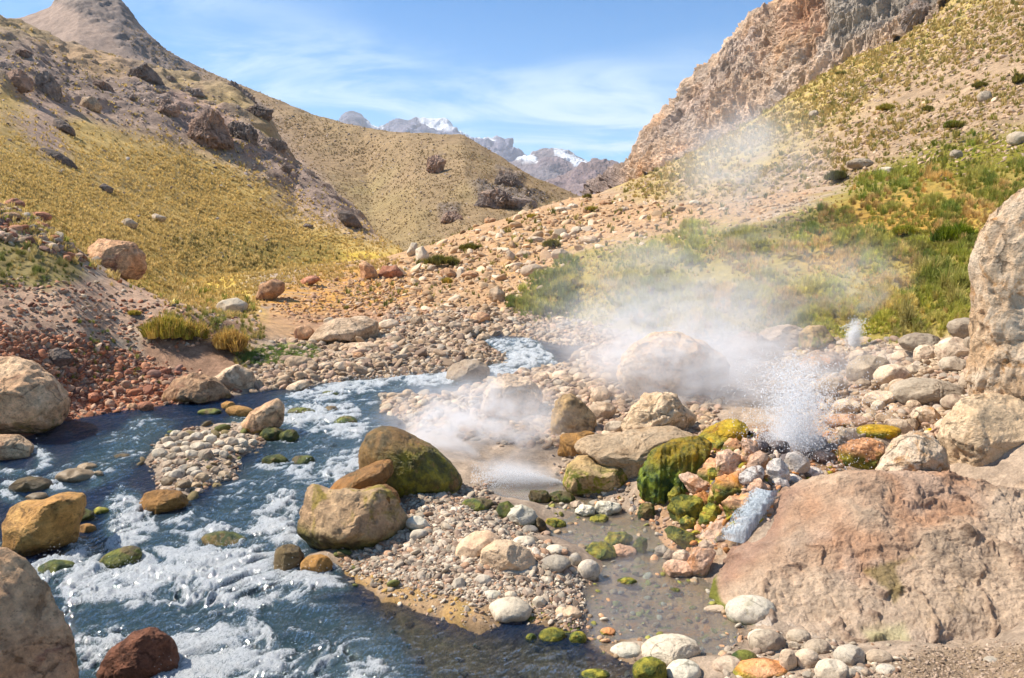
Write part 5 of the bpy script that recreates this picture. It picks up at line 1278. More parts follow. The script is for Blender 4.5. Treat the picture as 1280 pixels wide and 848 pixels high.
stones('gravel', 'gravel and stones left of the upper stream', [(330, 440), (400, 425), (480, 410), (600, 412), (610, 425), (640, 445), (600, 465), (420, 478), (330, 490), (300, 470)], 4400, 2.5, 13, TANP, ANG2, 3, pw=2.6, clump=.03)
stones('pebbles', 'cobbles and rubble right of the upper stream fading into steam', [(470, 495), (600, 480), (700, 440), (760, 440), (900, 460), (900, 540), (700, 560), (560, 540), (480, 520)], 3000, 6, 18, TANP, RND2, 4, pw=1.6)
stones('gravel', 'stones along the foot of the green bank', [(480, 395), (640, 385), (720, 405), (800, 425), (900, 430), (880, 450), (740, 440), (640, 420), (480, 415)], 2400, 5, 13, TANP, ANG2, 5, pw=1.5)
stones('rubble', 'red crumbling scree stones sloping to the stream', [(-30, 400), (60, 420), (160, 440), (215, 465), (300, 490), (200, 512), (120, 520), (60, 530), (-30, 500)], 7500, 1.6, 11, REDP, ANG2, 6, pw=3.2)
stones('rubble', 'reddish stones over the dusty left bank', [(-30, 340), (200, 370), (330, 400), (300, 440), (180, 430), (0, 410)], 900, 3, 9, REDP + TANP, ANG2, 7, pw=2)
stones('rubble', 'stones littering the ridge on the left bank', [(-30, 250), (60, 258), (120, 300), (180, 340), (150, 345), (60, 310), (-30, 300)], 500, 5, 20, REDP + TANP, ANG3, 8, pw=1.8)
stones('rubble', 'tan rubble strewn over the stony slope', [(430, 380), (470, 340), (540, 310), (620, 272), (700, 250), (780, 240), (900, 230), (1040, 225), (1000, 270), (860, 285), (720, 318), (650, 370), (640, 400), (560, 395)], 5200, 1.6, 10, [(.42, .28, .17), (.45, .30, .18), (.36, .24, .15), (.48, .34, .22), (.40, .25, .15), (.52, .41, .30)], ANG2, 9, pw=3.6, soft=10)
stones('rubble', 'orange tinted stones on the soil bank', [(330, 385), (440, 345), (520, 350), (540, 390), (400, 405)], 1200, 3, 9, [(.50, .28, .13), (.46, .30, .18), (.42, .26, .17)], ANG2, 10, pw=2.2)
stones('rubble', 'stones strewn over the right slope', [(800, 240), (1000, 190), (1060, 80), (1150, 30), (1300, -60), (1300, 200), (1150, 230), (1000, 280), (800, 275)], 9000, 1.4, 7.5, [(.44, .31, .21), (.47, .33, .23), (.40, .28, .19), (.50, .37, .27), (.36, .27, .20)], ANG2, 11, key='R1', pw=3.4, soft=14)
stones('rubble', 'small stones along the rib of the left hill', [(-20, 60), (150, 80), (280, 120), (400, 210), (470, 300), (400, 280), (280, 200), (120, 150), (-20, 130)], 4500, 1.5, 6, [(.30, .24, .21), (.40, .31, .26), (.22, .18, .16), (.46, .36, .30)], ANG2, 12, key='L1', pw=2.6, soft=12)
stones('rubble', 'rocks scattered over the yellow hillside', [(-20, 130), (300, 200), (490, 310), (300, 370), (100, 300), (-20, 240)], 260, 1.5, 8, [(.32, .27, .23), (.42, .34, .27)], ANG2, 13, key='L1', pw=3, soft=12)
stones('rubble', 'rocks scattered over the far brown hill', [(80, 0), (300, 110), (560, 175), (720, 250), (600, 300), (440, 300), (300, 180), (180, 90)], 2600, .8, 4, [(.26, .21, .18), (.36, .28, .23), (.44, .33, .26)], ANG2, 14, key='L2', pw=3, soft=6)
stones('pebbles', 'stones filling the gaps of the right boulder field', [(1000, 430), (1130, 425), (1215, 440), (1215, 560), (1180, 560), (1050, 545), (960, 500), (940, 460)], 1600, 5, 16, TANP, RND2, 15, pw=1.6)
stones('pebbles', 'small stones around the geyser and below the mineral shelf', [(690, 560), (800, 590), (860, 560), (1060, 540), (1060, 600), (960, 620), (860, 700), (800, 650), (700, 620)], 900, 4, 12, TANP + [(.5, .28, .16), (.16, .14, .13)], ANG2, 16, pw=2)
stones('pebbles', 'coarse brown sand and grit at the bottom right', [(1080, 850), (1130, 815), (1300, 800), (1300, 900), (1080, 900)], 3000, 2, 7, [(.30, .22, .16), (.38, .29, .22), (.24, .18, .13)], RND2, 17, pw=2.6)
stones('pebbles', 'cobbles and grit in the gaps along the bottom edge', [(900, 790), (990, 790), (1140, 825), (1140, 900), (900, 900)], 500, 5, 16, GREYP, RND2, 18, water=True, pw=2)
stones('pebbles', 'brown stones lying on the bed of pool and stream edge', [(690, 600), (800, 640), (840, 700), (900, 750), (940, 800), (760, 840), (730, 790), (745, 700), (680, 660)], 420, 4, 14, [(.50, .30, .18), (.36, .26, .17), (.26, .24, .08), (.42, .36, .28)], RND2, 19, water=True, pw=2)
stones('pebbles', 'small stones on the island in the stream', [(185, 572), (200, 545), (240, 532), (340, 524), (350, 545), (300, 600), (240, 618), (195, 615)], 700, 3, 10, GREYP, RND2, 20, pw=1.8, soft=3)
stones('pebbles', 'submerged brown stones in the shallow stream edges', [(80, 560), (200, 520), (330, 500), (420, 485), (440, 700), (480, 720), (560, 790), (740, 820), (600, 848), (430, 760), (330, 700), (300, 640), (100, 600)], 170, 6, 24, [(.16, .12, .07), (.22, .17, .09), (.13, .13, .05)], RND2, 21, water=True, pw=2.2)

stones('rubble', 'bigger rubble blocks on the stony slope', [(480, 345), (560, 305), (640, 270), (760, 245), (900, 235), (860, 285), (720, 318), (660, 360), (640, 398), (520, 400)], 330, 7, 19, [(.46, .32, .20), (.52, .38, .25), (.40, .27, .17), (.58, .46, .34)], ANG3, 23, pw=2.0, soft=8)
stones('rubble', 'bigger blocks along the right slope', [(820, 240), (1000, 195), (1080, 110), (1160, 40), (1300, 10), (1300, 180), (1100, 220), (900, 262)], 260, 5, 13, [(.46, .33, .22), (.50, .37, .27), (.38, .28, .20)], ANG3, 24, key='R1', pw=2.0, soft=8)
stones('rubble', 'bigger stones on the gravel left of the upper stream', [(330, 445), (480, 405), (600, 408), (630, 440), (600, 462), (420, 476), (330, 486)], 260, 10, 22, TANP, ANG3, 25, pw=2.0)
stones('rubble', 'bigger stones on the red scree and its foot', [(-30, 420), (150, 440), (290, 490), (200, 510), (60, 530), (-30, 500)], 160, 10, 20, REDP, ANG3, 26, pw=2.0)
stones('rubble', 'broken orange and dark fragments between the geyser stones', [(850, 600), (900, 555), (960, 540), (1050, 545), (1040, 600), (960, 640), (900, 690), (850, 680)], 700, 5, 15, [(.56, .30, .17), (.50, .34, .24), (.16, .13, .11), (.34, .28, .06), (.60, .46, .36), (.40, .19, .08)], ANG3, 27, pw=1.6)

# ------------------------------------------------------------------ grass
def tuft(nb, seed, spread=1.0, width=.035, droop=.6, seg=3, hmin=.55):
    rs = np.random.RandomState(seed); V_, F_, C_ = [], [], []
    for b in range(nb):
        a = rs.uniform(0, 2 * math.pi); r0 = rs.uniform(0, .28) * spread; L = rs.uniform(hmin, 1.0); lean = rs.uniform(.1, 1.0) * spread
        d = np.array([math.cos(a), math.sin(a), 0]); side = np.array([-math.sin(a), math.cos(a), 0]); n0 = len(V_)
        br = rs.uniform(.75, 1.25)
        for s in range(seg + 1):
            t = s / seg
            p = d * (r0 + lean * .55 * t ** 1.4 * L) + np.array([0, 0, L * (t - droop * lean * .45 * t ** 2.5)])
            ww = width * (1 - t) ** .7
            if s < seg: V_ += [p - side * ww, p + side * ww]; C_ += [br] * 2
            else: V_ += [p]; C_ += [br]
        for s in range(seg - 1):
            k = n0 + 2 * s; F_ += [(k, k + 1, k + 3), (k, k + 3, k + 2)]
        k = n0 + 2 * (seg - 1); F_ += [(k, k + 1, k + 2)]
    return np.array(V_), np.array(F_), np.array(C_)


TUFT_N = [tuft(46, 50 + k, 1.1, .030, 1.1, 3) for k in range(6)]
TUFT_F = [tuft(16, 70 + k, 1.1, .11, .5, 2) for k in range(6)]
TUFT_T = [tuft(8, 90 + k, 1.2, .22, .3, 1) for k in range(6)]
YEL = [(.68, .50, .18), (.62, .45, .16), (.72, .53, .22), (.56, .41, .15)]
GRN = [(.24, .27, .05), (.32, .32, .06), (.42, .36, .08), (.18, .22, .04), (.50, .40, .11)]


def grass(name, label, poly, n_, hmin, hmax, pal, protos, seed, key=None, soft=8, wide=.8, patch=None, aim=None, pw=1.3, pos=None, scale_px=True, kind='stuff', cat=None, group=None, clump=0.0, patchpal=None, domes=0):
    rs = np.random.RandomState(seed)
    if pos is None: pos = on_hill(key, poly, n_, rs, soft) if key else on_ground(poly, n_, rs, False, soft, clump)
    m_ = len(pos)
    px = hmin + (hmax - hmin) * rs.uniform(0, 1, m_) ** pw
    h_ = px / F * pos[:, 1]
    dome_c = None
    if domes:
        kq = np.stack(proj(pos), 1) * np.array([1, 1.7]); nc_ = max(6, int(m_ * 14 / (domes ** 2) / 2.0)); ci = rs.permutation(m_)[:nc_]
        dd = np.sqrt(((kq[:, None] - kq[ci][None]) ** 2).sum(-1)); rad_ = domes * rs.uniform(.6, 1.5, nc_); dd = dd / rad_[None]
        own = dd.argmin(1); dm_ = np.clip(dd.min(1), 0, 1.3)
        pos = pos.copy(); rw_ = rad_[own] / F * pos[:, 1]
        pos[:, 2] += rw_ * .42 * np.clip(1 - dm_ ** 2, 0, 1)
        h_ = h_ * (1.25 - .55 * dm_); dome_c = own
    sc_ = np.stack([h_ * wide, h_ * wide, h_], 1) * rs.uniform(.8, 1.2, (m_, 3))
    pal = np.array(pal); c = pal[rs.randint(0, len(pal), m_)]
    if patchpal is not None:
        U_, V_ = proj(pos); nn = fbm(np.stack([U_ * .022, V_ * .045, 0 * U_], 1), 4, seed + 7)
        pp = np.array(patchpal); k_ = np.clip(((nn + .55) / 1.1 * len(pp)).astype(int), 0, len(pp) - 1)
        c = np.where((rs.uniform(0, 1, m_) < .75)[:, None], pp[k_], c)
    if dome_c is not None:
        pp = np.array(patchpal if patchpal is not None else pal); cc = pp[rs.randint(0, len(pp), dome_c.max() + 1)] * rs.uniform(.75, 1.2, (dome_c.max() + 1, 1))
        c = np.where((rs.uniform(0, 1, m_) < .7)[:, None], cc[dome_c], c)
    c = c * (1 + rs.normal(0, .07 if key else .12, (m_, 1)))
    return merge(name, protos, pos, sc_, rs, c, M['grass'], label, kind, cat, tilt=.12, smooth=False, group=group, aim=aim)


PATCH = [(.30, .33, .05), (.50, .48, .08), (.64, .55, .12), (.52, .47, .09), (.70, .54, .17), (.72, .50, .19), (.60, .52, .13), (.42, .42, .07)]
grass('grass', 'green and golden grass hanging over the bank above the geysers', [(640, 396), (652, 368), (722, 318), (800, 305), (860, 292), (960, 285), (1060, 260), (1060, 300), (1215, 300), (1215, 405), (1150, 424), (1000, 430), (800, 424), (700, 402)], 6500, 6, 15, GRN, TUFT_N, 31, aim=(-.1, -.35), clump=.31, patchpal=PATCH, soft=5, domes=24)
grass('grass', 'green and orange grass on the upper right bank', [(1000, 300), (1040, 250), (1100, 220), (1200, 190), (1300, 175), (1300, 340), (1215, 350), (1100, 320)], 3200, 6, 14, GRN, TUFT_N, 32, aim=(-.1, -.25), clump=.37, domes=20, patchpal=[(.20, .24, .04), (.36, .34, .06), (.58, .37, .12), (.64, .42, .16), (.40, .36, .08), (.28, .30, .05)], soft=6)
grass('grass', 'green grass belt across the right slope', [(1030, 250), (1060, 225), (1150, 185), (1300, 150), (1300, 300), (1100, 300)], 3600, 5, 11, GRN, TUFT_F, 33, key='R1', domes=15, patchpal=[(.24, .26, .04), (.36, .34, .06), (.50, .40, .10), (.40, .36, .07), (.28, .30, .05)])
grass('grass', 'tall golden grass hanging over the right boulders', [(1110, 420), (1130, 360), (1170, 330), (1215, 340), (1220, 400), (1160, 424)], 300, 13, 28, [(.46, .38, .11), (.36, .34, .08), (.28, .30, .06), (.50, .42, .15)], TUFT_N, 34, aim=(-.25, -.7), soft=3, domes=24)
grass('grass', 'yellow tussock grass covering the left hillside', [(-30, 150), (60, 190), (200, 190), (300, 230), (420, 285), (500, 320), (440, 350), (250, 400), (100, 330), (-30, 270)], 18000, 2.0, 4.6, YEL, TUFT_T, 35, key='L1', soft=16, wide=1.0)
grass('grass', 'sparse tufts among the rocks of the left rib', [(-30, 40), (150, 80), (300, 150), (450, 290), (300, 230), (100, 190), (-30, 170)], 2600, 2, 4.5, YEL + [(.34, .27, .12)], TUFT_T, 36, key='L1', soft=16, wide=1.0)
grass('grass', 'dry tufts dotting the far brown hill', [(160, 40), (300, 110), (460, 165), (590, 180), (720, 250), (700, 300), (480, 320), (400, 270), (300, 170)], 11000, 1.2, 2.6, [(.36, .255, .135), (.33, .235, .125), (.40, .28, .15), (.32, .24, .105)], TUFT_T, 37, key='L2', wide=1.0)
grass('grass', 'yellow green tufts of the right slope', [(800, 240), (900, 175), (1000, 110), (1160, 20), (1300, -60), (1300, 140), (1100, 200), (1000, 250), (850, 255)], 3800, 3, 9, [(.44, .34, .11), (.52, .38, .13), (.32, .28, .08), (.56, .41, .15)], TUFT_F, 38, key='R1', soft=14, wide=1.1, pw=2.2)
grass('grass', 'yellow tussocks at the crest below the cliff', [(800, 238), (900, 175), (1000, 105), (1150, 30), (1100, 90), (1000, 180), (900, 235)], 3500, 2.5, 6, [(.52, .38, .13), (.56, .41, .16), (.42, .33, .11)], TUFT_T, 39, key='R1', soft=10, wide=1.0)
grass('grass', 'golden grass strip behind the left ridge', [(-30, 225), (60, 262), (130, 305), (200, 350), (320, 385), (300, 400), (180, 360), (60, 300), (-30, 262)], 2600, 5, 13, YEL + [(.30, .30, .06)], TUFT_F, 40, soft=6)
grass('grass', 'yellow grass at the foot of the left hill', [(-30, 210), (100, 270), (250, 320), (420, 330), (500, 325), (400, 368), (260, 400), (120, 350), (-30, 270)], 5200, 4, 9, YEL, TUFT_F, 41, key='L1', soft=6)
grass('grass', 'green grass clumps on the shaded left bank', [(-30, 290), (20, 288), (70, 310), (110, 325), (100, 345), (60, 360), (-30, 360)], 260, 7, 14, [(.22, .23, .06), (.30, .28, .08), (.46, .37, .14), (.52, .40, .16)], TUFT_N, 42, soft=4, domes=16)
grass('grass', 'green grass patches along the left bank', [(200, 395), (250, 385), (330, 400), (330, 420), (310, 440), (300, 470), (290, 420)], 200, 6, 13, [(.24, .25, .06), (.40, .34, .11), (.50, .38, .13)], TUFT_N, 43, soft=5)
grass('grass', 'low bright green grass beside the bend gravel', [(300, 448), (330, 435), (395, 436), (400, 446), (360, 456), (310, 458)], 520, 5, 10, [(.17, .24, .05), (.22, .28, .07)], TUFT_N, 44, soft=3)
grass('grass', 'leafy green growth at the left end of the green bank', [(630, 385), (655, 368), (680, 345), (700, 330), (725, 340), (725, 400), (660, 398)], 620, 7, 14, [(.24, .28, .05), (.36, .36, .06), (.48, .42, .09), (.20, .23, .04)], TUFT_N, 45, soft=7, domes=13)
grass('grass', 'scattered tufts over the stony slope', [(480, 330), (620, 272), (760, 245), (1000, 235), (860, 285), (720, 315), (640, 390), (400, 390)], 260, 5, 12, [(.30, .27, .07), (.42, .33, .10), (.22, .22, .06)], TUFT_F, 46, soft=6, pw=2)
grass('grass', 'thin green weeds on the red scree', [(90, 400), (130, 405), (200, 470), (270, 495), (200, 480), (60, 480), (60, 455), (100, 455)], 90, 5, 10, [(.16, .19, .04), (.28, .28, .06)], TUFT_N, 47, soft=5)
grass('grass', 'dark olive scrub at the foot of the left hill', [(200, 298), (260, 290), (350, 305), (430, 318), (420, 332), (330, 350), (260, 345)], 1500, 4, 8, [(.18, .15, .05), (.24, .19, .07), (.30, .25, .08)], TUFT_F, 48, key='L1', soft=5)


# single tussocks and shrubs
def clump(label, u, v, wpx, hpx, pal, seed, n_=26, key=None, nm_='tussock', cat='tussock', group=None, aim=None, protos=None, tall=.55):
    rs = np.random.RandomState(seed)
    if key:
        pb = hill_point(key, u, v + hpx / 2)
    else:
        Y = ghit(u, v + hpx / 2 - 1); xr, _ = ray(u, v); pb = np.array([xr * Y, Y, float(gsample(xr * Y, Y))])
    s = pb[1] / F; rw = wpx * s / 2; hh_ = hpx * s
    a = rs.uniform(0, 2 * math.pi, n_); r = np.sqrt(rs.uniform(0, 1, n_)) * .72
    pos = np.stack([np.cos(a) * r * rw, np.sin(a) * r * rw * .8, (1 - r ** 2) * hh_ * (1 - tall) * .9 - .02 * hh_], 1)
    pos[:, 1] += rw * .5
    h_ = hh_ * tall * rs.uniform(.8, 1.15, n_)
    sc_ = np.stack([np.maximum(h_, rw * .42)] * 2 + [h_], 1)
    c = np.array(pal)[rs.randint(0, len(pal), n_)] * (1 + rs.normal(0, .12, (n_, 1)))
    o = merge(nm_, protos or TUFT_N, pos, sc_, rs, c, M['grass'], label, None, cat, tilt=.15, smooth=False, group=group, aim=aim)
    o.location = tuple(pb)
    return o


DG = [(.42, .35, .09), (.50, .38, .11), (.54, .38, .13), (.30, .27, .07)]; OG = [(.56, .38, .14), (.50, .33, .11), (.62, .45, .18), (.36, .22, .09)]
clump('big green and golden tussock overhanging the left bank', 200, 410, 70, 50, DG, 1, 60)
clump('yellow tussock in the middle of the three on the left bank', 242, 415, 36, 36, DG + OG, 2, 36)
clump('straw coloured tussock right of the other two on the left bank', 284, 426, 52, 46, OG, 3, 50)
OL = [(.14, .14, .04), (.20, .18, .05), (.26, .23, .07), (.11, .10, .035)]
for lb, u, v, a, b, pal, key in [
    ('larger olive bush on the stony slope, lower of two', 552, 326, 62, 22, OL, None), ('smaller olive bush just behind the larger one', 588, 309, 38, 16, OL, None), ('olive bush right of the two on the stony slope', 690, 305, 26, 17, OL, None),
    ('small yellow bush left of the stony slope bushes', 558, 352, 16, 12, DG, None), ('little olive bush near the top of the stony slope', 640, 260, 20, 12, OL, None), ('small yellow bush on the upper stony slope', 665, 271, 18, 9, DG, None),
    ('tiny green bush on the upper stony slope', 640, 279, 14, 8, OL, None), ('yellow bush left of the upper stony slope', 575, 275, 18, 9, DG, None), ('small bush on the crest before the notch', 735, 246, 12, 8, OL, None), ('bright yellow bush on the crest', 738, 262, 20, 10, DG, None),
    ('dark round bush on the right slope', 1050, 218, 38, 22, [(.07, .08, .025), (.11, .11, .03), (.15, .14, .04)], 'R1'), ('green bush high on the right slope', 1196, 155, 32, 17, OL + GRN, 'R1'), ('dark bush near the right edge on the slope', 1228, 104, 22, 12, OL, 'R1'),
    ('bush on the right slope near the cliff pillar', 1276, 98, 18, 16, OL, 'R1'), ('yellow green bush on the middle of the right slope', 1110, 132, 28, 14, DG, 'R1'), ('greyish bush low on the right slope', 1162, 135, 16, 10, OL, 'R1'), ('small bush under the cliff', 1052, 91, 16, 8, OL, 'R1'),
    ('dark green bush on the upper right bank beside the orange bank', 1200, 290, 60, 40, [(.10, .14, .025), (.15, .19, .03), (.22, .25, .04)], None), ('green bush left of the dark green one', 1135, 288, 34, 22, GRN, None), ('purple grey twiggy bush in the green bank', 932, 305, 44, 22, [(.20, .17, .14), (.26, .22, .17), (.20, .20, .08)], None),
    ('orange tussock on the upper right bank', 1058, 285, 34, 14, OG, None), ('golden tussock right of the orange one', 1155, 258, 26, 13, OG, None), ('small tussock between pool and geysers left bank', 165, 392, 20, 10, DG, None)]:
    clump(lb, u, v, a, b, pal, int(u + v), 44, key, nm_='bush', cat='bush', protos=TUFT_N if a > 20 else TUFT_F)
grass('grass', 'yellow grass between left hill and orange soil', [(170, 350), (260, 340), (470, 318), (500, 330), (440, 345), (340, 362), (310, 395), (220, 385)], 2600, 3, 7, YEL, TUFT_F, 49, soft=5)
stones('pebbles', 'stones and grit on the ground beyond the right bank', [(1285, 620), (1285, 420), (1500, 380), (1760, 420), (1760, 900), (1300, 850), (1300, 800)], 2600, 4, 22, TANP, ANG2, 51, pw=2.6)
grass('grass', 'grass of the slope continuing beyond the right bank', [(1285, 215), (1500, 190), (1760, 190), (1760, 400), (1500, 400), (1285, 420)], 3600, 6, 16, GRN, TUFT_N, 52, soft=6, aim=(-.1, -.25), patchpal=PATCH, domes=24)

# ------------------------------------------------------------------ little waterfall, geysers, spray and steam
mf, n, out = new_mat('falling_water')
t = n.add('ShaderNodeTexCoord').outputs['Object']
st = n.noise(n.mapping(t, (9, 9, 1.0)), 5, 7, .7, .3)
f2 = n.noise(t, 40, 5, .7)
col = n.mix(n.mapr(st, .35, .65), (.42, .47, .50), (.74, .79, .82))
bs = n.add('ShaderNodeBsdfPrincipled', ins={'Base Color': col, 'Roughness': .25, 'Normal': n.bump(n.math('ADD', st, n.math('MULTIPLY', f2, .5)), .9, .04)})
wt = n.add('ShaderNodeBsdfTransparent', ins={'Color': (.9, .95, .96)})
eg = n.add('ShaderNodeVertexColor', layer_name='Edge').outputs[0]
wm = n.add('ShaderNodeMixShader', ins={0: n.mapr(n.math('ADD', n.math('MULTIPLY', eg, .42), n.math('ADD', st, n.math('MULTIPLY', n.math('SUBTRACT', f2, .5), .6))), .42, .80, 0, .85), 1: wt.outputs[0], 2: bs.outputs[0]})
n.l.new(wm.outputs[0], out.inputs[0])
edgeL = [(950, 608), (938, 624), (924, 642), (914, 658), (906, 672)]; edgeR = [(968, 610), (960, 626), (950, 644), (943, 660), (940, 676)]
rowsw = []
for k, ((a, b), (c_, d)) in enumerate(zip(edgeL, edgeR)):
    Y = ghit((a + c_) / 2, b) - .09 + .02 * k
    A = P(a - 9, b, Y); Bp = P(c_ + 8, d, Y); r = []
    for s in np.linspace(0, 1, 16):
        q_ = A * (1 - s) + Bp * s; q_[1] -= .10 * math.sin(math.pi * s); r.append(q_)
    rowsw.append(r)
rw_ = np.array(rowsw); tt = np.linspace(0, 4, 40)
Gw = np.array([[[np.interp(x, range(5), rw_[:, j, c]) for c in range(3)] for j in range(16)] for x in tt])
Gw += (0.014 * fbm(Gw.reshape(-1, 3) * np.array([16, 16, 5]), 4, 9, ridge=True)).reshape(40, 16, 1) * np.array([.5, -1, .4])
Gw[..., 0] += .03 * fbm(np.stack([Gw[..., 2].ravel() * 14, Gw[..., 0].ravel() * 3, 0 * Gw[..., 0].ravel()], 1), 3, 19).reshape(40, 16)
Vf = Gw.reshape(-1, 3); ed_ = np.tile(1 - np.abs(2 * np.linspace(0, 1, 16) - 1) ** 2.2, 40)
o = mesh_from('waterfall', Vf, grid_faces(40, 16), mf, colors={'Edge': ed_})
setp(o, label='little bluish white waterfall running down beside the mineral slab', category='waterfall')

ms, n, out = new_mat('water_droplets')
bs = n.add('ShaderNodeBsdfPrincipled', ins={'Base Color': (.99, .99, 1), 'Roughness': .3})
trn = n.add('ShaderNodeBsdfTranslucent', ins={'Color': (.95, .97, 1)})
mx = n.add('ShaderNodeMixShader', ins={0: .5, 1: bs.outputs[0], 2: trn.outputs[0]})
mt = n.add('ShaderNodeMixShader', ins={0: .42, 1: mx.outputs[0], 2: n.add('ShaderNodeBsdfTransparent').outputs[0]})
n.l.new(mt.outputs[0], out.inputs[0])
OCT = np.array([(1, 0, 0), (-1, 0, 0), (0, 1, 0), (0, -1, 0), (0, 0, 1), (0, 0, -1)], float)
OCF = np.array([(0, 2, 4), (2, 1, 4), (1, 3, 4), (3, 0, 4), (2, 0, 5), (1, 2, 5), (3, 1, 5), (0, 3, 5)])


def droplets(name, pts, rad, parent=None, label=None):
    V_ = pts[:, None, :] + OCT[None] * rad[:, None, None] * np.array([1, 1, 1.3])
    F_ = (OCF[None] + (np.arange(len(pts)) * 6)[:, None, None]).reshape(-1, 3)
    o = mesh_from(name, V_.reshape(-1, 3), F_, ms, parent=parent)
    setp(o, kind='stuff', label=label)
    return o


def geyser(label, u, v, Y, hpx, wpx, n_, seed, rpx=(.35, 1.0), lean=0.0, core=False):
    rs = np.random.RandomState(seed)
    p0 = P(u, v, Y); e = bpy.data.objects.new('geyser', None); COL.objects.link(e); e.location = tuple(p0)
    setp(e, label=label, category='geyser', group='hot water geysers')
    s = Y / F; h_ = hpx * s; w_ = wpx * s
    # ballistic droplets: speed and launch angle random, a random moment of flight
    ns_ = max(30, n_ // 60); sid = rs.randint(0, ns_, n_)
    svz = np.sqrt(rs.uniform(.2, 1.0, ns_) * h_ * 2 * 9.8); sang = rs.uniform(0, 2 * math.pi, ns_); svr = np.abs(rs.normal(0, 1, ns_)) * w_ * .55 / (2 * np.sqrt(2 * h_ / 9.8)); stt = rs.uniform(0, 1, ns_)
    vz = svz[sid] * rs.uniform(.94, 1.03, n_); ang = sang[sid] + rs.normal(0, .12, n_)
    tt = np.clip(np.where(rs.uniform(0, 1, n_) < .45, rs.uniform(0, 1, n_) ** 1.3, stt[sid] + rs.normal(0, .09, n_)), 0, 1) * 2 * vz / 9.8
    vr = svr[sid] * rs.uniform(.85, 1.15, n_)
    pts = np.stack([np.cos(ang) * vr * tt + lean * tt * tt, np.sin(ang) * vr * tt * .8, vz * tt - 4.9 * tt * tt], 1)
    pts += rs.normal(0, .010, pts.shape); pts[:, 0] += rs.normal(0, .10, n_) * w_; pts[:, 1] += rs.normal(0, .10, n_) * w_
    rad = rs.uniform(rpx[0], rpx[1], n_) ** 1.0 * s * .55
    droplets('spray', pts, rad, e)
    if core:
        V_, F_ = [], []
        for k in range(7):
            a0 = rs.uniform(0, 6.28); dr = rs.uniform(0, .22) * w_ * .3; hh_ = h_ * rs.uniform(.45, .9); rb = w_ * .035
            n0 = len(V_); L = 14
            for i in range(L + 1):
                t_ = i / L; rr2 = rb * (1 - t_) ** .6 * (1 + .5 * math.sin(i * 2.3 + k)) + .002
                for j in range(7):
                    b_ = j / 7 * 6.283
                    V_.append((math.cos(a0) * dr * (1 + 1.5 * t_) + math.cos(b_) * rr2, math.sin(a0) * dr * (1 + 1.5 * t_) + math.sin(b_) * rr2, hh_ * t_))
            for i in range(L):
                for j in range(7):
                    q1 = n0 + i * 7 + j; q2 = n0 + i * 7 + (j + 1) % 7; F_.append((q1, q2, q2 + 7, q1 + 7))
        mesh_from('water_jet', np.array(V_), np.array(F_), ms, parent=e)
    return e


GT, GS, GJ = ghit(994, 566), ghit(1068, 436), ghit(704, 606)
geyser('tall geyser shooting white spray above the black stones', 994, 566, GT, 132, 150, 17000, 1, rpx=(.5, 1.5))
geyser('small white geyser spurting behind the ochre rock', 1068, 438, GS, 44, 26, 3000, 2, rpx=(.5, 1.2))
# low jet blowing sideways to the left
rs = np.random.RandomState(5); p0 = P(704, 604, GJ); e = bpy.data.objects.new('geyser', None); COL.objects.link(e); e.location = tuple(p0)
setp(e, label='low jet blowing spray sideways against the algae streaked dome', category='geyser', group='hot water geysers')
n_ = 4200; t_ = rs.uniform(0, 1, n_) ** .8; s = GJ / F
pts = np.stack([-t_ * 120 * s, rs.normal(0, .12, n_) * (t_ + .1), (38 * t_ * (1 - t_ * .95) + rs.normal(0, 7, n_) * (t_ + .15) * 1.2) * s * .9], 1)
droplets('spray', pts, rs.uniform(.45, 1.2, n_) * s * .55, e)

def steam(label, u, v, Y, wpx, hpx, dpt, dens, seed, lo=.42, hi=.68, scale=2.2, falloff=1.0, stretch=(1, 1, 1), tiltdeg=0, up=0):
    m = bpy.data.materials.new('steam_vapour'); m.use_nodes = True
    n = NT(m.node_tree); n.n.clear(); out = n.add('ShaderNodeOutputMaterial')
    t = n.add('ShaderNodeTexCoord').outputs['Object']
    ln = n.add('ShaderNodeVectorMath', operation='LENGTH', ins={0: t}).outputs['Value']
    fall = n.math('POWER', n.mapr(ln, 0.99, 0.99 - falloff * .88, 0, 1), 1.25)
    nn = n.noise(n.mapping(t, stretch, (0, 0, 0), (seed * 3.7, seed * 1.3, 0)), scale * 1.25, 7, .64, 1.5)
    d = n.math('MULTIPLY', n.math('MULTIPLY', fall, n.mapr(nn, lo, hi)), dens)
    pv = n.add('ShaderNodeVolumePrincipled', ins={'Color': (.97, .97, .985), 'Density': d, 'Anisotropy': 0.15})
    n.l.new(pv.outputs[0], out.inputs['Volume'])
    v_, f_ = ico(3)
    o = mesh_from('steam', v_ * .999, f_, m)
    s = Y / F; c = P(u, v, Y)
    o.location = tuple(c); o.scale = (wpx * s / 2, dpt / 2, hpx * s / 2); o.rotation_euler = (0, math.radians(tiltdeg), 0)
    setp(o, kind='stuff', label=label)
    return o

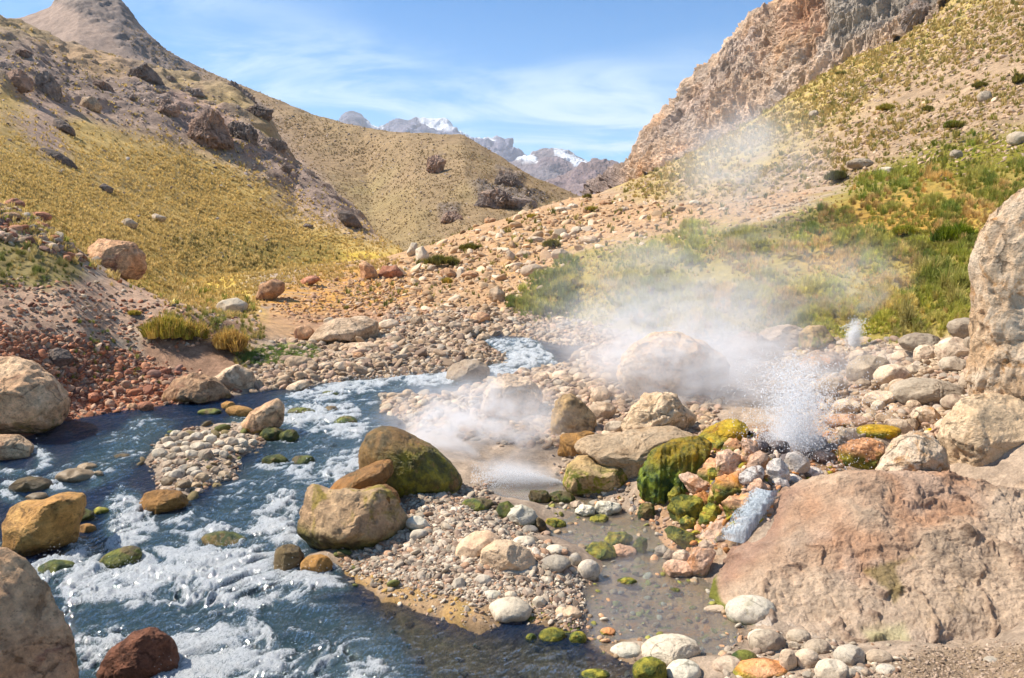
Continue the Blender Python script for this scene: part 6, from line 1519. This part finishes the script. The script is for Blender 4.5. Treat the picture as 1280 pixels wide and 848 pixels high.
#@@STEAMLIST@@
steam('dense grey steam drifting left from the low jet', 605, 550, 10.0, 370, 240, 2.4, 5.6, 1)
steam('wide steam bank over the boulders left of the tall geyser', 840, 425, 12.6, 520, 240, 3.2, 2.2, 2, lo=.38)
steam('thick white steam around the tall geyser', 915, 478, 10.8, 420, 210, 2.2, 3.9, 3, lo=.41)
steam('low steam rolling over the huge veiled boulder', 820, 452, 10.9, 320, 140, 1.6, 3.2, 13, lo=.38)
steam('thin steam veil over the green bank', 900, 345, 15.0, 640, 220, 2.5, 1.1, 4, scale=1.8, lo=.40)
steam('thin steam column rising against the right slope', 930, 210, 21, 280, 240, 4, .95, 5, scale=1.4, lo=.38)
steam('faint steam wisp above the small geyser', 1085, 365, 14.2, 150, 170, 1.5, 1.6, 6)
steam('thin steam between the boulders right of the tall geyser', 1110, 480, 11.5, 300, 150, 1.8, 1.8, 11, lo=.38)
steam('low mist over the steaming pool', 800, 700, 7.0, 330, 150, 1.0, .6, 7, lo=.35)
steam('white core of vapour in the tall geyser', 992, 514, GT, 130, 120, .9, 4, 8, lo=.3, hi=.8, scale=3.5, falloff=1.1)
steam('dense white splash mist at the foot of the tall geyser', 996, 552, GT, 110, 44, .7, 12, 12, lo=.25, hi=.7, scale=3.5, falloff=1.1)
steam('white puff of vapour in the small geyser', 1068, 420, GS, 26, 60, .4, 9, 9, lo=.2, hi=.6, scale=3)
steam('white streak of vapour in the low sideways jet', 650, 592, GJ, 150, 46, .5, 7, 10, lo=.25, hi=.6, scale=2.5, tiltdeg=8)

# splashing drops over the rapids
rs = np.random.RandomState(77)
kk = np.nonzero((rap > .75) & (wsd > .1) & (foam > .6))[0]
kk = kk[rs.randint(0, len(kk), 5200)]
hz_ = np.abs(rs.normal(0, 1, len(kk))) ** 1.5
pts = np.stack([wx[kk], wy[kk], wz[kk]], 1) + np.stack([rs.normal(0, .02, len(kk)), rs.normal(0, .02, len(kk)), .02 + .035 * hz_], 1)
o = droplets('splash', pts, rs.uniform(.5, 1.3, len(kk)) * wy[kk] / F * .45, None, 'splashing drops thrown up by the rapids')
